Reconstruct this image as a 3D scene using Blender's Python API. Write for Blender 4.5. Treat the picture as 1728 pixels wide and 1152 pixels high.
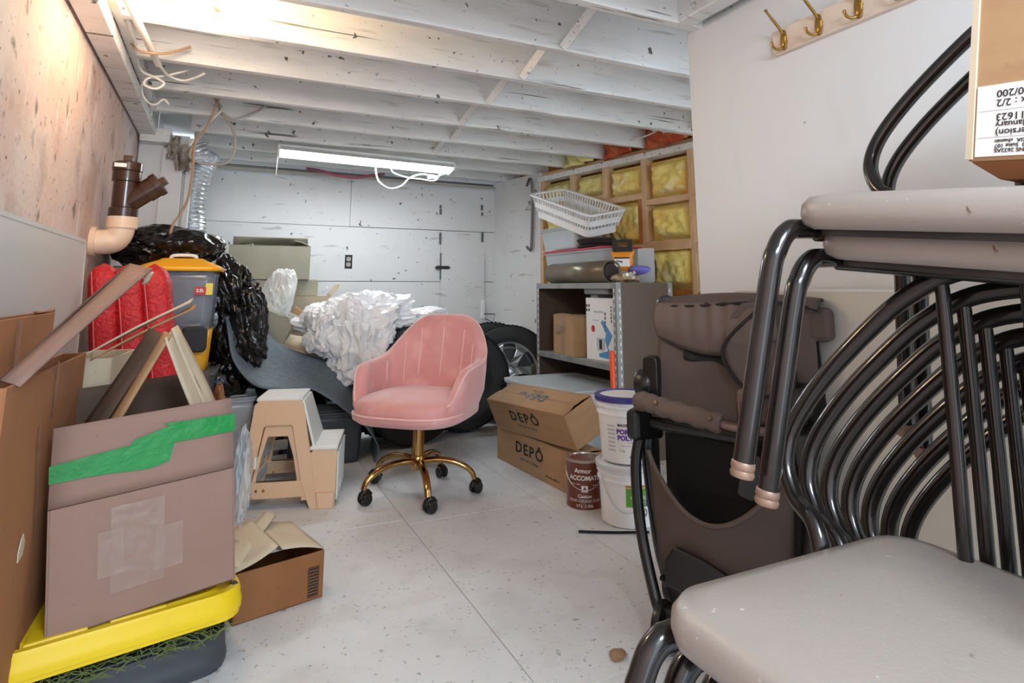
import bpy, bmesh, math, random
from mathutils import Vector, Matrix, Euler, noise
random.seed(7)
PI = math.pi
S = bpy.context.scene
C = S.collection
for o in list(bpy.data.objects): bpy.data.objects.remove(o)

# ---------------------------------------------------------------- camera
cd = bpy.data.cameras.new('camera'); cam = bpy.data.objects.new('camera', cd); C.objects.link(cam)
cam.location = (0, 0, 0.95)
cam.rotation_euler = (math.radians(90 + 9.384), 0, math.radians(-25.58))
cd.sensor_width = 36.0; cd.lens = 1015.0 / 1728.0 * 36.0
cd.shift_y = -(576 - 317) / 1728.0
cd.clip_start = 0.02
S.camera = cam
# ---------------------------------------------------------------- world and lights
W = bpy.data.worlds.new('world'); S.world = W; W.use_nodes = True
W.node_tree.nodes['Background'].inputs[0].default_value = (0.77, 0.89, 1.0, 1)
W.node_tree.nodes['Background'].inputs[1].default_value = 1.12
def area(name, loc, rot, size, power, col, sy=None):
    l = bpy.data.lights.new(name, 'AREA'); l.energy = power; l.color = col; l.size = size
    if sy: l.shape = 'RECTANGLE'; l.size_y = sy
    o = bpy.data.objects.new(name, l); C.objects.link(o); o.location = loc; o.rotation_euler = rot
    return o
# added area light for general fill, behind the camera, no fixture
area('rear_fill_light', (0.35, -0.75, 1.86), (math.radians(18), 0, 0), 0.6, 18, (0.77, 0.89, 1.0))
S.view_settings.view_transform = 'Standard'; S.view_settings.look = 'None'
S.view_settings.exposure = 1.65; S.view_settings.gamma = 1.0
S.view_settings.use_curve_mapping = False

# ---------------------------------------------------------------- materials
def lin(c):
    return tuple(((v/255)/12.92 if v/255 <= .04045 else ((v/255+.055)/1.055)**2.4) for v in c)
MATS = {}
def mat(name, rgb, rough=.6, metal=0, layers=(), bump=None, world=False, trans=0, alpha=1, emis=None, coat=0, sheen=0, spec=None, ior=None, wave=None, brick=None):
    m = bpy.data.materials.new(name); m.use_nodes = True; MATS[name] = m
    nt = m.node_tree; N = nt.nodes; L = nt.links; b = N['Principled BSDF']
    b.inputs['Roughness'].default_value = rough; b.inputs['Metallic'].default_value = metal
    b.inputs['Transmission Weight'].default_value = trans; b.inputs['Alpha'].default_value = alpha
    b.inputs['Coat Weight'].default_value = coat; b.inputs['Sheen Weight'].default_value = sheen
    if spec is not None: b.inputs['Specular IOR Level'].default_value = spec
    if ior: b.inputs['IOR'].default_value = ior
    b.inputs['Base Color'].default_value = (*lin(rgb), 1)
    if emis:
        b.inputs['Emission Color'].default_value = (*lin(emis[0]), 1); b.inputs['Emission Strength'].default_value = emis[1]
    if layers or bump or wave:
        if world: src = N.new('ShaderNodeNewGeometry').outputs['Position']
        else: src = N.new('ShaderNodeTexCoord').outputs['Object']
    cur = None
    for k, ly in enumerate(layers):
        scale, lo, hi, col, st = ly[:5]; stretch = ly[5] if len(ly) > 5 else (1, 1, 1)
        mp = N.new('ShaderNodeMapping'); mp.inputs['Scale'].default_value = stretch
        mp.inputs['Location'].default_value = (k*7.3, k*3.1, k*5.7); L.new(src, mp.inputs['Vector'])
        nz = N.new('ShaderNodeTexNoise'); nz.inputs['Scale'].default_value = scale; nz.inputs['Detail'].default_value = 4
        L.new(mp.outputs[0], nz.inputs['Vector'])
        mr = N.new('ShaderNodeMapRange'); mr.inputs['From Min'].default_value = lo; mr.inputs['From Max'].default_value = hi
        mr.inputs['To Max'].default_value = st; L.new(nz.outputs['Fac'], mr.inputs['Value'])
        mx = N.new('ShaderNodeMix'); mx.data_type = 'RGBA'; L.new(mr.outputs[0], mx.inputs['Factor'])
        if cur is None: mx.inputs['A'].default_value = (*lin(rgb), 1)
        else: L.new(cur, mx.inputs['A'])
        mx.inputs['B'].default_value = (*lin(col), 1); cur = mx.outputs['Result']
    if cur is not None: L.new(cur, b.inputs['Base Color'])
    if bump:
        mp = N.new('ShaderNodeMapping'); L.new(src, mp.inputs['Vector'])
        if len(bump) > 2: mp.inputs['Scale'].default_value = bump[2]
        nz = N.new('ShaderNodeTexNoise'); nz.inputs['Scale'].default_value = bump[0]; nz.inputs['Detail'].default_value = 4
        L.new(mp.outputs[0], nz.inputs['Vector'])
        bp = N.new('ShaderNodeBump'); bp.inputs['Strength'].default_value = bump[1]; bp.inputs['Distance'].default_value = .01
        L.new(nz.outputs['Fac'], bp.inputs['Height']); L.new(bp.outputs[0], b.inputs['Normal'])
    if wave:                                    # (scale, direction, strength)
        wv = N.new('ShaderNodeTexWave'); wv.bands_direction = wave[1]; wv.inputs['Scale'].default_value = wave[0]
        L.new(src, wv.inputs['Vector'])
        bp = N.new('ShaderNodeBump'); bp.inputs['Strength'].default_value = wave[2]; bp.inputs['Distance'].default_value = .004
        L.new(wv.outputs['Fac'], bp.inputs['Height']); L.new(bp.outputs[0], b.inputs['Normal'])
    return m

DK = (52, 48, 46)
mat('floor_paint', (217, 218, 218), .55, layers=[(1.3, .42, .72, (192, 193, 193), .7), (6, .55, .75, (168, 168, 168), .4), (3.2, .56, .72, (190, 184, 182), .5),
     (75, .64, .72, (120, 114, 110), .75), (24, .68, .76, (110, 104, 100), .7), (9, .60, .8, (228, 228, 225), .5)], bump=(90, .06), world=True)
mat('wall_paint', (222, 222, 222), .6, layers=[(1.5, .5, .8, (203, 203, 203), .6), (30, .695, .72, DK, .9), (13, .71, .735, (70, 66, 62), .85, (1, 1, .6)), (7, .66, .70, (150, 148, 145), .5, (.5, .5, 3)), (5, .6, .75, (206, 204, 200), .5)], bump=(60, .05), world=True)
mat('clean_wall', (226, 227, 227), .55, layers=[(2.0, .5, .8, (210, 210, 210), .5, (1, 1, .5)), (5, .6, .8, (214, 213, 211), .5, (2, 2, .6)), (34, .755, .77, (120, 112, 100), .8)], bump=(120, .03), world=True)
mat('concrete_paint', (214, 186, 176), .75, layers=[(1.1, .44, .66, (212, 206, 204), .8, (1, .9, .7)), (3.0, .50, .68, (192, 156, 142), .5), (5.5, .58, .75, (140, 118, 106), .65, (1, 1, .8)),
     (15, .62, .70, (84, 68, 60), .7, (1, 1, .7)), (48, .66, .71, (74, 62, 56), .75), (7, .62, .70, (236, 232, 226), .55, (3, 3, .5))], bump=(26, .35), world=True)  # base colour mixes wall tint with the bulb's warm light; layers are stains
mat('joist_paint', (238, 238, 236), .6, layers=[(2.2, .45, .75, (216, 216, 214), .8, (1, 4, 4)), (7, .60, .72, (178, 176, 172), .6, (.5, 5, 5)), (20, .68, .71, (56, 50, 46), .9), (60, .69, .73, (86, 80, 76), .7), (6, .665, .69, (70, 64, 60), .8, (.25, 6, 9))], bump=(40, .15, (.4, 3, 3)), world=True)
mat('deck_paint', (222, 222, 220), .7, layers=[(4, .45, .75, (204, 202, 198), .7), (30, .69, .73, (70, 64, 58), .8)], world=True)
mat('bare_wood', (222, 190, 150), .7, layers=[(5, .4, .75, (198, 154, 108), .8, (1, 1, .25)), (40, .68, .74, (110, 78, 48), .8)], bump=(40, .1), world=True)
mat('amber_wood', (190, 122, 58), .6, layers=[(6, .4, .7, (150, 80, 30), .8)], world=True)
mat('insulation', (255, 236, 140), .95, layers=[(4.5, .48, .70, (250, 190, 80), .75), (9, .50, .70, (255, 244, 196), .8), (2.0, .58, .76, (230, 150, 50), .6), (16, .64, .78, (200, 140, 60), .5)], bump=(35, .8), world=True)
mat('insulation_green', (238, 226, 150), .95, layers=[(5, .42, .66, (190, 180, 90), .8), (10, .52, .72, (240, 232, 180), .8)], bump=(35, .6), world=True)
mat('insulation_red', (190, 80, 50), .9, layers=[(9, .45, .65, (214, 140, 90), .8), (18, .5, .7, (140, 50, 30), .7)], bump=(35, .6), world=True)
mat('dark_gap', (34, 32, 30), .9)
mat('white_enamel', (236, 236, 234), .35)
mat('tube_light', (255, 255, 255), .5, emis=((245, 250, 255), 5))
mat('bulb_light', (255, 240, 210), .5, emis=((255, 214, 150), 40))
mat('brass', (176, 140, 74), .3, 1)
mat('rack_wood', (232, 212, 194), .5, layers=[(4, .45, .7, (222, 196, 174), .8, (4, 1, 4))])
mat('black_metal', (22, 21, 21), .4, .4)

# ---------------------------------------------------------------- mesh helpers
class B:
    def __init__(s): s.v = []; s.f = []
    def add(s, vs, fs, M=None):
        n = len(s.v)
        s.v += [tuple(M @ Vector(v)) for v in vs] if M is not None else [tuple(v) for v in vs]
        s.f += [tuple(i+n for i in f) for f in fs]; return s
    def box(s, c, d, M=None, R=None):
        x, y, z = d[0]/2, d[1]/2, d[2]/2
        vs = [Vector((a*x, b*y, e*z)) for a in (-1, 1) for b in (-1, 1) for e in (-1, 1)]
        if R is not None: vs = [R @ v for v in vs]
        vs = [v+Vector(c) for v in vs]
        return s.add(vs, [(0,1,3,2), (4,6,7,5), (0,4,5,1), (2,3,7,6), (0,2,6,4), (1,5,7,3)], M)
    def hexa(s, bot, top, M=None):          # two quads, same winding
        return s.add(list(bot)+list(top), [(3,2,1,0), (4,5,6,7), (0,1,5,4), (1,2,6,5), (2,3,7,6), (3,0,4,7)], M)
    def tube(s, pts, r, n=10, closed=False, M=None, cap=True, flat=1.0):
        pts = [Vector(p) for p in pts]; k = len(pts)
        rr = r if isinstance(r, (list, tuple)) else [r]*k
        T = []
        for i in range(k):
            a = pts[(i-1) % k] if (closed or i > 0) else pts[i]; b = pts[(i+1) % k] if (closed or i < k-1) else pts[i]
            T.append((b-a).normalized())
        u = T[0].orthogonal().normalized(); vs = []; fs = []
        if abs(T[0].z) < .95: u = (Vector((0,0,1)) - T[0]*T[0].z).normalized()
        for i in range(k):
            u = (u - T[i]*u.dot(T[i])).normalized(); w = T[i].cross(u)
            for j in range(n):
                a = 2*PI*j/n; vs.append(pts[i] + (u*math.cos(a)*flat + w*math.sin(a))*rr[i])
        for i in range(k if closed else k-1):
            i2 = (i+1) % k
            for j in range(n): fs.append((i*n+j, i*n+(j+1) % n, i2*n+(j+1) % n, i2*n+j))
        if not closed and cap: fs.append(tuple(reversed(range(n)))); fs.append(tuple(range((k-1)*n, k*n)))
        return s.add(vs, fs, M)
    def lathe(s, prof, n=32, M=None, closed=False):
        vs = []; fs = []; k = len(prof)
        for r, z in prof:
            for j in range(n): a = 2*PI*j/n; vs.append((max(r, 1e-4)*math.cos(a), max(r, 1e-4)*math.sin(a), z))
        for i in range(k if closed else k-1):
            i2 = (i+1) % k
            for j in range(n): fs.append((i*n+j, i*n+(j+1) % n, i2*n+(j+1) % n, i2*n+j))
        if not closed: fs.append(tuple(reversed(range(n)))); fs.append(tuple(range((k-1)*n, k*n)))
        return s.add(vs, fs, M)
    def prism(s, out, h, M=None, holes=None):   # outline in xy, extruded 0..h in z
        k = len(out); vs = [(x, y, 0) for x, y in out]+[(x, y, h) for x, y in out]
        fs = [tuple(reversed(range(k))), tuple(range(k, 2*k))]+[(i, (i+1) % k, k+(i+1) % k, k+i) for i in range(k)]
        return s.add(vs, fs, M)
    def ring(s, out, inn, h, M=None):           # outline with a hole of the same vertex count
        k = len(out); vs = [(x,y,0) for x,y in out]+[(x,y,0) for x,y in inn]+[(x,y,h) for x,y in out]+[(x,y,h) for x,y in inn]; fs = []
        for i in range(k):
            j = (i+1) % k
            fs += [(j, i, k+i, k+j), (2*k+i, 2*k+j, 3*k+j, 3*k+i), (i, j, 2*k+j, 2*k+i), (k+j, k+i, 3*k+i, 3*k+j)]
        return s.add(vs, fs, M)
    def grid(s, fn, nu, nv, M=None, closeu=False):
        vs = [fn(i/(nu if closeu else nu-1), j/(nv-1)) for i in range(nu) for j in range(nv)]; fs = []
        for i in range(nu if closeu else nu-1):
            i2 = (i+1) % nu
            for j in range(nv-1): fs.append((i*nv+j, i2*nv+j, i2*nv+j+1, i*nv+j+1))
        return s.add(vs, fs, M)
def obj(name, b, m, parent=None, smooth=None, bevel=0, seg=2, solid=0, sub=0, offs=0, M=None):
    me = b if isinstance(b, bpy.types.Mesh) else bpy.data.meshes.new(name)
    if isinstance(b, B):
        me.from_pydata([tuple(M @ Vector(v)) for v in b.v] if M is not None else b.v, [], b.f); me.update()
        bm = bmesh.new(); bm.from_mesh(me); bmesh.ops.recalc_face_normals(bm, faces=bm.faces); bm.to_mesh(me); bm.free()
        me.materials.append(MATS[m] if isinstance(m, str) else m)
        if smooth is not None:
            me.polygons.foreach_set('use_smooth', [True]*len(me.polygons))
            if smooth < 179: me.set_sharp_from_angle(angle=math.radians(smooth))
    o = bpy.data.objects.new(name, me); C.objects.link(o); o.parent = parent
    if solid:
        md = o.modifiers.new('s', 'SOLIDIFY'); md.thickness = solid; md.offset = offs
    if bevel:
        md = o.modifiers.new('b', 'BEVEL'); md.width = bevel; md.segments = seg; md.limit_method = 'ANGLE'; md.angle_limit = math.radians(40)
    if sub:
        md = o.modifiers.new('u', 'SUBSURF'); md.levels = sub; md.render_levels = sub
    return o
def tag(o, label=None, cat=None, group=None, kind=None):
    if label: o['label'] = label
    if cat: o['category'] = cat
    if group: o['group'] = group
    if kind: o['kind'] = kind
    return o
def thing(name, label, cat, loc=(0,0,0), rot=(0,0,0), group=None):
    o = bpy.data.objects.new(name, None); C.objects.link(o); o.empty_display_size = .05
    o.location = loc; o.rotation_euler = rot
    return tag(o, label, cat, group)
def struct(name, b=None, m=None, parent=None, **k):
    if b is None: o = bpy.data.objects.new(name, None); C.objects.link(o); o.parent = parent
    else: o = obj(name, b, m, parent, **k)
    if parent is None: o['kind'] = 'structure'
    return o
def dup(root, loc, rot=None, label=None):
    r = root.copy(); C.objects.link(r); r.location = loc
    if rot is not None: r.rotation_euler = rot
    if label: r['label'] = label
    for ch in list(root.children):
        c = ch.copy(); C.objects.link(c); c.parent = r
        for g in list(ch.children):
            d = g.copy(); C.objects.link(d); d.parent = c
    return r
def sm(pts, k=6, closed=False):              # Catmull-Rom through points
    P = [Vector(p) for p in pts]; n = len(P); out = []
    for i in range(n if closed else n-1):
        p0 = P[(i-1) % n] if (closed or i > 0) else P[0]*2-P[1]
        p1 = P[i]; p2 = P[(i+1) % n]
        p3 = P[(i+2) % n] if (closed or i < n-2) else P[-1]*2-P[-2]
        for j in range(k):
            t = j/k
            out.append(.5*((2*p1)+(p2-p0)*t+(2*p0-5*p1+4*p2-p3)*t*t+(3*p1-p0-3*p2+p3)*t**3))
    if not closed: out.append(P[-1])
    return out
def rrect(w, h, r, k=5, cx=0, cy=0):
    out = []
    for sx, sy, a0 in ((1,1,0), (-1,1,90), (-1,-1,180), (1,-1,270)):
        for i in range(k+1):
            a = math.radians(a0+90*i/k); out.append((cx+sx*(w/2-r)+r*math.cos(a), cy+sy*(h/2-r)+r*math.sin(a)))
    return out
def TM(loc=(0,0,0), rot=(0,0,0)):            # matrix from degrees
    return Matrix.Translation(loc) @ Euler([math.radians(a) for a in rot]).to_matrix().to_4x4()
def frame(o, x, y):                          # matrix with given origin, x axis, y axis
    x = Vector(x).normalized(); z = x.cross(Vector(y)).normalized(); y = z.cross(x)
    M = Matrix((x, y, z)).transposed().to_4x4(); M.translation = Vector(o); return M
def lettering(txt, size, M, m, parent, name='lettering', ext=.0003, align='CENTER', sx=1, spacing=1, bold=0):
    cu = bpy.data.curves.new(name, 'FONT'); cu.body = txt; cu.size = size; cu.extrude = ext; cu.align_x = align; cu.align_y = 'CENTER'
    cu.space_character = spacing; cu.offset = bold; cu.resolution_u = 3
    t = bpy.data.objects.new(name, cu); me = bpy.data.meshes.new_from_object(t); bpy.data.objects.remove(t)
    me.transform(M @ Matrix.Diagonal((sx, 1, 1, 1))); me.materials.clear(); me.materials.append(MATS[m])
    o = bpy.data.objects.new(name, me); C.objects.link(o); o.parent = parent
    return o
def nz(v, s, o=0): return noise.noise(Vector(v)*s+Vector((o, o*1.7, -o)))

# ================================================================ THE SETTING
XL, YB, ZJ = -0.505, 5.05, 1.90
# floor: painted boards with seams
fl = struct('floor', B().box((1.7, 1.6, -.03), (5.0, 7.2, .04)), 'dark_gap')
def board(x0, x1, y0, y1):
    g = .0022
    obj('floor_panel', B().box(((x0+x1)/2, (y0+y1)/2, -.006), (x1-x0-g, y1-y0-g, .012)), 'floor_paint', fl, bevel=.0012, seg=1)
for x0, x1, ys in ((-.56, .758, (-1.9, 0.2, 1.39, 2.615, 3.85, 5.15)), (.758, 1.368, (-1.9, 0.17, 1.392, 2.56, 3.8, 5.15)), (1.368, 1.98, (-1.9, .6, 1.855, 3.07, 4.3, 5.15)), (1.98, 4.1, (-1.9, .6, 1.855, 3.07, 4.3, 5.15))):
    for a, b in zip(ys, ys[1:]): board(x0, x1, a, b)
# left wall
wl = struct('wall_left', B().box((XL-.1, 1.7, .98), (.2, 7.2, 1.96)), 'concrete_paint')
# back wall: boards
wb = struct('wall_back', B().box((1.2, YB+.055, 1.0), (4.0, .06, 2.1)), 'dark_gap')
for x0, x1, z0, z1, d in ((-.6, .93, 1.445, 2.0, 0), (.93, 2.6, 1.4465, 2.0, .002), (-.6, 1.722, 1.0, 1.4445, .001), (1.722, 2.6, 1.0, 1.4445, 0), (-.6, 1.722, 0, .998, 0), (1.722, 2.6, 0, .998, .002)):
    obj('wall_board', B().box(((x0+x1)/2, YB+.0125-d, (z0+z1)/2), (x1-x0-.0025, .025, z1-z0-.0025)), 'wall_paint', wb, bevel=.0015, seg=1)
obj('white_patch_panel', B().box((1.93, YB-.012, .62), (.405, .018, 1.24)), 'wall_paint', wb, bevel=.002)
# timber jog in the left rear corner
wj = struct('wall_corner', B().box((-.37, 4.60, .94), (.27, .86, 1.88)), 'clean_wall')
obj('corner_board', B().box((-.435, 4.155, .92), (.13, .02, 1.84)), 'clean_wall', wj, bevel=.002)
obj('corner_post', B().box((-.315, 4.14, .89), (.115, .06, 1.78)), 'clean_wall', wj, bevel=.004)
obj('corner_board', B().box((-.225, 4.5, .93), (.03, .75, 1.86)), 'clean_wall', wj, bevel=.002)
obj('packing_beam', B().box((-.41, 4.10, 1.845), (.16, .12, .085)), 'joist_paint', wj, bevel=.006)
# near right wall
wr = struct('wall_right', B().box((1.60, -.1, .965), (.10, 3.56, 1.91)), 'clean_wall', bevel=.004)
# ceiling: deck, joists, plates, bridging
ce = struct('ceiling', B().box((1.7, 1.6, 2.12), (5.0, 7.2, .03)), 'deck_paint')
JY = [-.85, -.03, .39, .80, 1.21, 1.62, 2.025, 2.415, 2.835, 3.275, 3.685, 4.10, 4.51, 4.90]
for i, y in enumerate(JY):
    x0 = -.47 if y < 3.9 else -.23
    b = B(); n = 26
    def jf(u, v, y=y, x0=x0):
        x = x0+u*(3.3-x0); ww = .0215; zz = [2.105, ZJ, ZJ, 2.105][int(round(v*3))]; yy = [-ww, -ww, ww, ww][int(round(v*3))]
        return (x, y+yy+.002*nz((x, y, zz), 3), zz+(.003*nz((x, y, 9), 4) if zz < 2 else 0))
    b.grid(jf, n, 4)
    obj('ceiling_joist', b, 'joist_paint', ce, bevel=.003, seg=1)
obj('sill_plate', B().box((-.452, 1.1, 1.868), (.085, 5.95, .055)), 'joist_paint', ce, bevel=.004)
obj('sill_plate', B().box((-.395, .9, 1.925), (.03, 5.6, .05)), 'joist_paint', ce, bevel=.004)
for a, b_ in zip(JY[3:], JY[4:]):
    obj('rim_board', B().box((-.46, (a+b_)/2, 2.0), (.03, b_-a-.05, .2)), 'amber_wood' if a in (2.835, 2.415) else 'joist_paint', ce)
for k, (y0, y1, x) in enumerate(((2.025, 2.415, 1.21), (2.415, 2.835, 1.22), (2.835, 3.275, 1.24), (3.275, 3.685, 1.33), (3.685, 4.1, 1.35), (1.62, 2.025, 1.2))):
    p0 = Vector((x+.03, y0+.16, 2.04)); p1 = Vector((x-.01, y1-.025, ZJ+.015))
    obj('bridging_strut', B().tube([p0, p1], .024, n=4), 'joist_paint', ce)
obj('end_plate', B().box((1.625, .5, 1.93), (.09, 2.2, .05)), 'joist_paint', ce, bevel=.004)
obj('end_beam', B().box((1.47, .8, 1.965), (.07, 1.6, .13)), 'joist_paint', ce, bevel=.004)
# stud wall with insulation, set at a slight angle
WA = Vector((2.24, 5.07, 0)); WD = Vector((.42, -2.22, 0)).normalized()
MW = frame(WA, WD, (0, 0, 1))                # x along the wall towards the camera, y up, z out of the room side?
if (MW.to_3x3() @ Vector((0,0,1))).x > 0: pass
NW = MW.to_3x3() @ Vector((0,0,1)); SG = 1 if NW.x < 0 else -1     # SG*z points into the room
ws = struct('wall_stud', B().box((1.8, 1.0, -SG*.16), (4.6, 2.1, .03)), 'amber_wood', M=MW)
def wbx(name, u0, u1, z0, z1, d0, d1, m, **k):
    return obj(name, B().box(((u0+u1)/2, (z0+z1)/2, SG*(d0+d1)/2), (u1-u0, z1-z0, abs(d1-d0))), m, ws, M=MW, **k)
SU = [.70, 1.075, 1.435, 1.81, 2.20, 2.58]
for u in SU: wbx('stud', u-.019, u+.019, 0, 1.84, -.09, 0, 'bare_wood', bevel=.003)
wbx('stud', 1.75, 1.79, .35, 1.58, -.09, -.005, 'amber_wood', bevel=.003)
wbx('top_plate', .66, 2.8, 1.825, 1.868, -.09, .01, 'joist_paint', bevel=.004)
wbx('top_plate', .66, 2.8, 1.868, 1.90, -.09, -.02, 'bare_wood', bevel=.004)
NG = {0: (1.62, 1.24), 1: (1.605, 1.2), 2: (1.57, 1.22), 3: (1.52, 1.235, .92), 4: (1.5, 1.2, .9)}
for i in range(5):
    a, b_ = SU[i]+.019, SU[i+1]-.019
    nz_ = NG[i]
    for q, z in enumerate(nz_):
        if i == 0: continue
        wbx('noggin', a, b_, z-.02-(.025 if q == 1 else 0), z+.02, -.06, .003, 'bare_wood' if q < 2 else 'amber_wood', bevel=.003)
    zs = sorted((0.02,)+nz_+(1.825,))
    for q in range(len(zs)-1):
        z0, z1 = zs[q]+.02, zs[q+1]-.02
        if i == 0 and q: z0 -= .04
        def bf(u, v, a=a, b_=b_, z0=z0, z1=z1, i=i, q=q):
            p = (a+u*(b_-a), z0+v*(z1-z0)); e = min(u, 1-u, v*(z1-z0)/(b_-a), (1-v)*(z1-z0)/(b_-a))
            f = min(1, max(0, e/.16)); f = f*f*(3-2*f)
            d = -.075+f*(.062+.03*nz((p[0], p[1], i*3), 9)+.016*nz((p[0], p[1], q), 24)+.02*abs(nz((p[0], p[1], 5), 14)))
            return (p[0], p[1], SG*d)
        obj('insulation_batt', B().grid(bf, 30, 34), 'insulation_green' if (i == 0 or (i == 1 and q > 1)) else 'insulation', ws, smooth=60, M=MW)
for k, (y0, y1, m) in enumerate(((2.44, 2.81, 'insulation'), (2.86, 3.25, 'insulation_red'), (3.30, 3.66, 'insulation_red'), (3.71, 4.07, 'insulation_green'))):
    xw = 2.24+.189*(5.07-(y0+y1)/2)
    def sf(u, v, y0=y0, y1=y1, xw=xw, k=k):
        y = y0+u*(y1-y0); z = 1.885+v*.22
        return (xw-.03+.05*nz((y, z, k), 12)-.06*math.sin(PI*u)*math.sin(PI*v), y, z)
    obj('stuffed_insulation', B().grid(sf, 20, 14), m, ws, smooth=60, solid=.02)
wbx('wall_board', -.06, .69, 0, 1.905, -.02, .006, 'wall_paint', bevel=.003)

# ================================================================ CEILING FIXTURES, PIPES, CABLES
mat('porcelain', (238, 232, 220), .3)
mat('cable_white', (232, 228, 220), .45)
mat('cable_grey', (176, 168, 158), .5)
mat('cable_tan', (170, 140, 112), .5)
mat('hose_red', (150, 70, 90), .5)
mat('pipe_beige', (236, 208, 182), .4, layers=[(8, .5, .75, (210, 176, 146), .6)])
mat('pipe_brown', (64, 40, 28), .25, coat=.3)
mat('foil', (220, 224, 228), .28, .95, bump=(70, .5))
mat('print_white', (240, 238, 234), .5)
mat('print_black', (24, 24, 26), .5)
mat('hanger_wire', (110, 110, 112), .35, .9)

# bare bulb
t = thing('bulb_lamp', 'glowing bare warm light bulb in a ceiling socket', 'lamp', (-.153, 2.235, 2.06))
obj('socket', B().lathe([(.05, .045), (.05, .03), (.022, .024), (.022, -.03), (.034, -.04), (.027, -.085), (.02, -.085)], 24), 'porcelain', t, smooth=40)
pr = [(.013, -.08), (.014, -.10)]+[(.033*math.sin(PI*(.16+.84*i/12)) if i < 12 else .0005, -.183+.036*math.cos(PI*(.16+.84*i/12))-.0) for i in range(13)]
pr = [(.014, -.08), (.016, -.115), (.024, -.14)]+[(.034*math.cos(a), -.172-.034*math.sin(a)) for a in [math.radians(-20+11*k) for k in range(11)]]
obj('bulb', B().lathe(pr, 24), 'bulb_light', t, smooth=50)
l = bpy.data.lights.new('bulb_glow', 'POINT'); l.energy = 2.2; l.color = (1.0, .80, .64); l.shadow_soft_size = .035
lo = bpy.data.objects.new('bulb_glow', l); C.objects.link(lo); lo.parent = t; lo.location = (0, 0, -.235)

# fluorescent strip
t = thing('fluorescent_light', 'long white fluorescent strip light hanging under the joists, lit', 'ceiling light', (.905, 4.26, 1.845), (math.radians(-6), math.radians(1.5), math.radians(-3)))
obj('housing', B().box((0, 0, .03), (1.24, .075, .04)), 'white_enamel', t, bevel=.004)
b = B()
for s in (-1, 1): b.hexa([(-.62, s*.035, .03), (.62, s*.035, .03), (.62, s*.09, -.012), (-.62, s*.09, -.012)], [(-.62, s*.035, .034), (.62, s*.035, .034), (.62, s*.092, -.008), (-.62, s*.092, -.008)])
obj('reflector', b, 'white_enamel', t)
for s in (-1, 1):
    obj('tube', B().tube([(-.60, s*.045, -.005), (.60, s*.045, -.005)], .017, 12), 'tube_light', t, smooth=40)
    obj('end_cap', B().box((s*.612, 0, .0), (.016, .16, .05)), 'white_enamel', t, bevel=.003)
obj('pull_chain', B().tube([(-.615, .03, -.02), (-.616, .032, -.16)], .0025, 6), 'cable_grey', t)
l = bpy.data.lights.new('tube_glow', 'AREA'); l.shape = 'RECTANGLE'; l.size = 1.2; l.size_y = .12; l.energy = 2.6; l.color = (.88, .95, 1.0)
lo = bpy.data.objects.new('tube_glow', l); C.objects.link(lo); lo.parent = t; lo.location = (0, 0, -.03)

# conduit and cables
def cable(name, label, pts, r, m, k=8, cat='cable', n=8):
    return tag(obj(name, B().tube(sm(pts, k), r, n), m, smooth=60), label, cat)
cable('conduit', 'white conduit pipe running under the joists along the left wall', [(-.392, 1.5, 1.882), (-.345, 2.17, 1.882), (-.303, 2.84, 1.882)], .0135, 'cable_white', 6, 'pipe', 12)
cable('electrical_cable', 'white cable curling out of the conduit end', [(-.305, 2.82, 1.885), (-.274, 2.95, 1.875), (-.217, 2.99, 1.872), (-.165, 2.96, 1.885), (-.13, 2.93, 1.90)], .006, 'cable_white')
cable('looped_cable', 'tan and white looped cable beside the sill under the joists', [(-.40, 2.93, 1.93), (-.372, 2.95, 1.878), (-.322, 2.95, 1.858), (-.285, 2.95, 1.835), (-.317, 2.95, 1.806), (-.36, 2.95, 1.82), (-.345, 2.96, 1.855), (-.28, 2.97, 1.88), (-.2, 2.98, 1.92)], .0055, 'cable_white')
cable('looped_cable', 'tan cable loop tucked under the second bay above the pink wall', [(-.40, 2.70, 1.93), (-.36, 2.66, 1.87), (-.30, 2.64, 1.86), (-.25, 2.68, 1.885), (-.18, 2.70, 1.93)], .0055, 'cable_tan')
cable('electrical_cable', 'short cut cable with bare ends low on the left wall corner', [(-.40, 3.19, 1.89), (-.39, 3.2, 1.84), (-.362, 3.2, 1.805), (-.335, 3.2, 1.803), (-.306, 3.2, 1.831), (-.28, 3.2, 1.81)], .005, 'cable_white')
cable('hanging_cable', 'grey cable hanging in a big loop above the foil duct', [(-.101, 3.63, 1.99), (-.073, 3.62, 1.909), (-.138, 3.61, 1.799), (-.194, 3.6, 1.68), (-.185, 3.6, 1.63), (-.124, 3.6, 1.612), (-.01, 3.61, 1.63), (.02, 3.61, 1.748), (-.02, 3.62, 1.863), (-.06, 3.63, 1.91), (.004, 3.62, 1.885), (.108, 3.62, 1.935), (.165, 3.63, 1.985)], .0065, 'cable_grey')
cable('hanging_cable', 'tan cable drooping down the foil duct to the black bag', [(-.08, 3.5, 1.95), (-.12, 3.5, 1.80), (-.171, 3.48, 1.703), (-.17, 3.45, 1.513), (-.179, 3.42, 1.388), (-.205, 3.36, 1.30), (-.224, 3.28, 1.245), (-.23, 3.24, 1.20)], .0065, 'cable_tan')
cable('hanging_cable', 'pale twisted cable pair knotted at the joist above the foil duct', [(-.09, 3.66, 1.98), (-.06, 3.6, 1.93), (-.10, 3.58, 1.86), (-.15, 3.57, 1.78), (-.20, 3.58, 1.70)], .006, 'cable_white')
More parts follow.
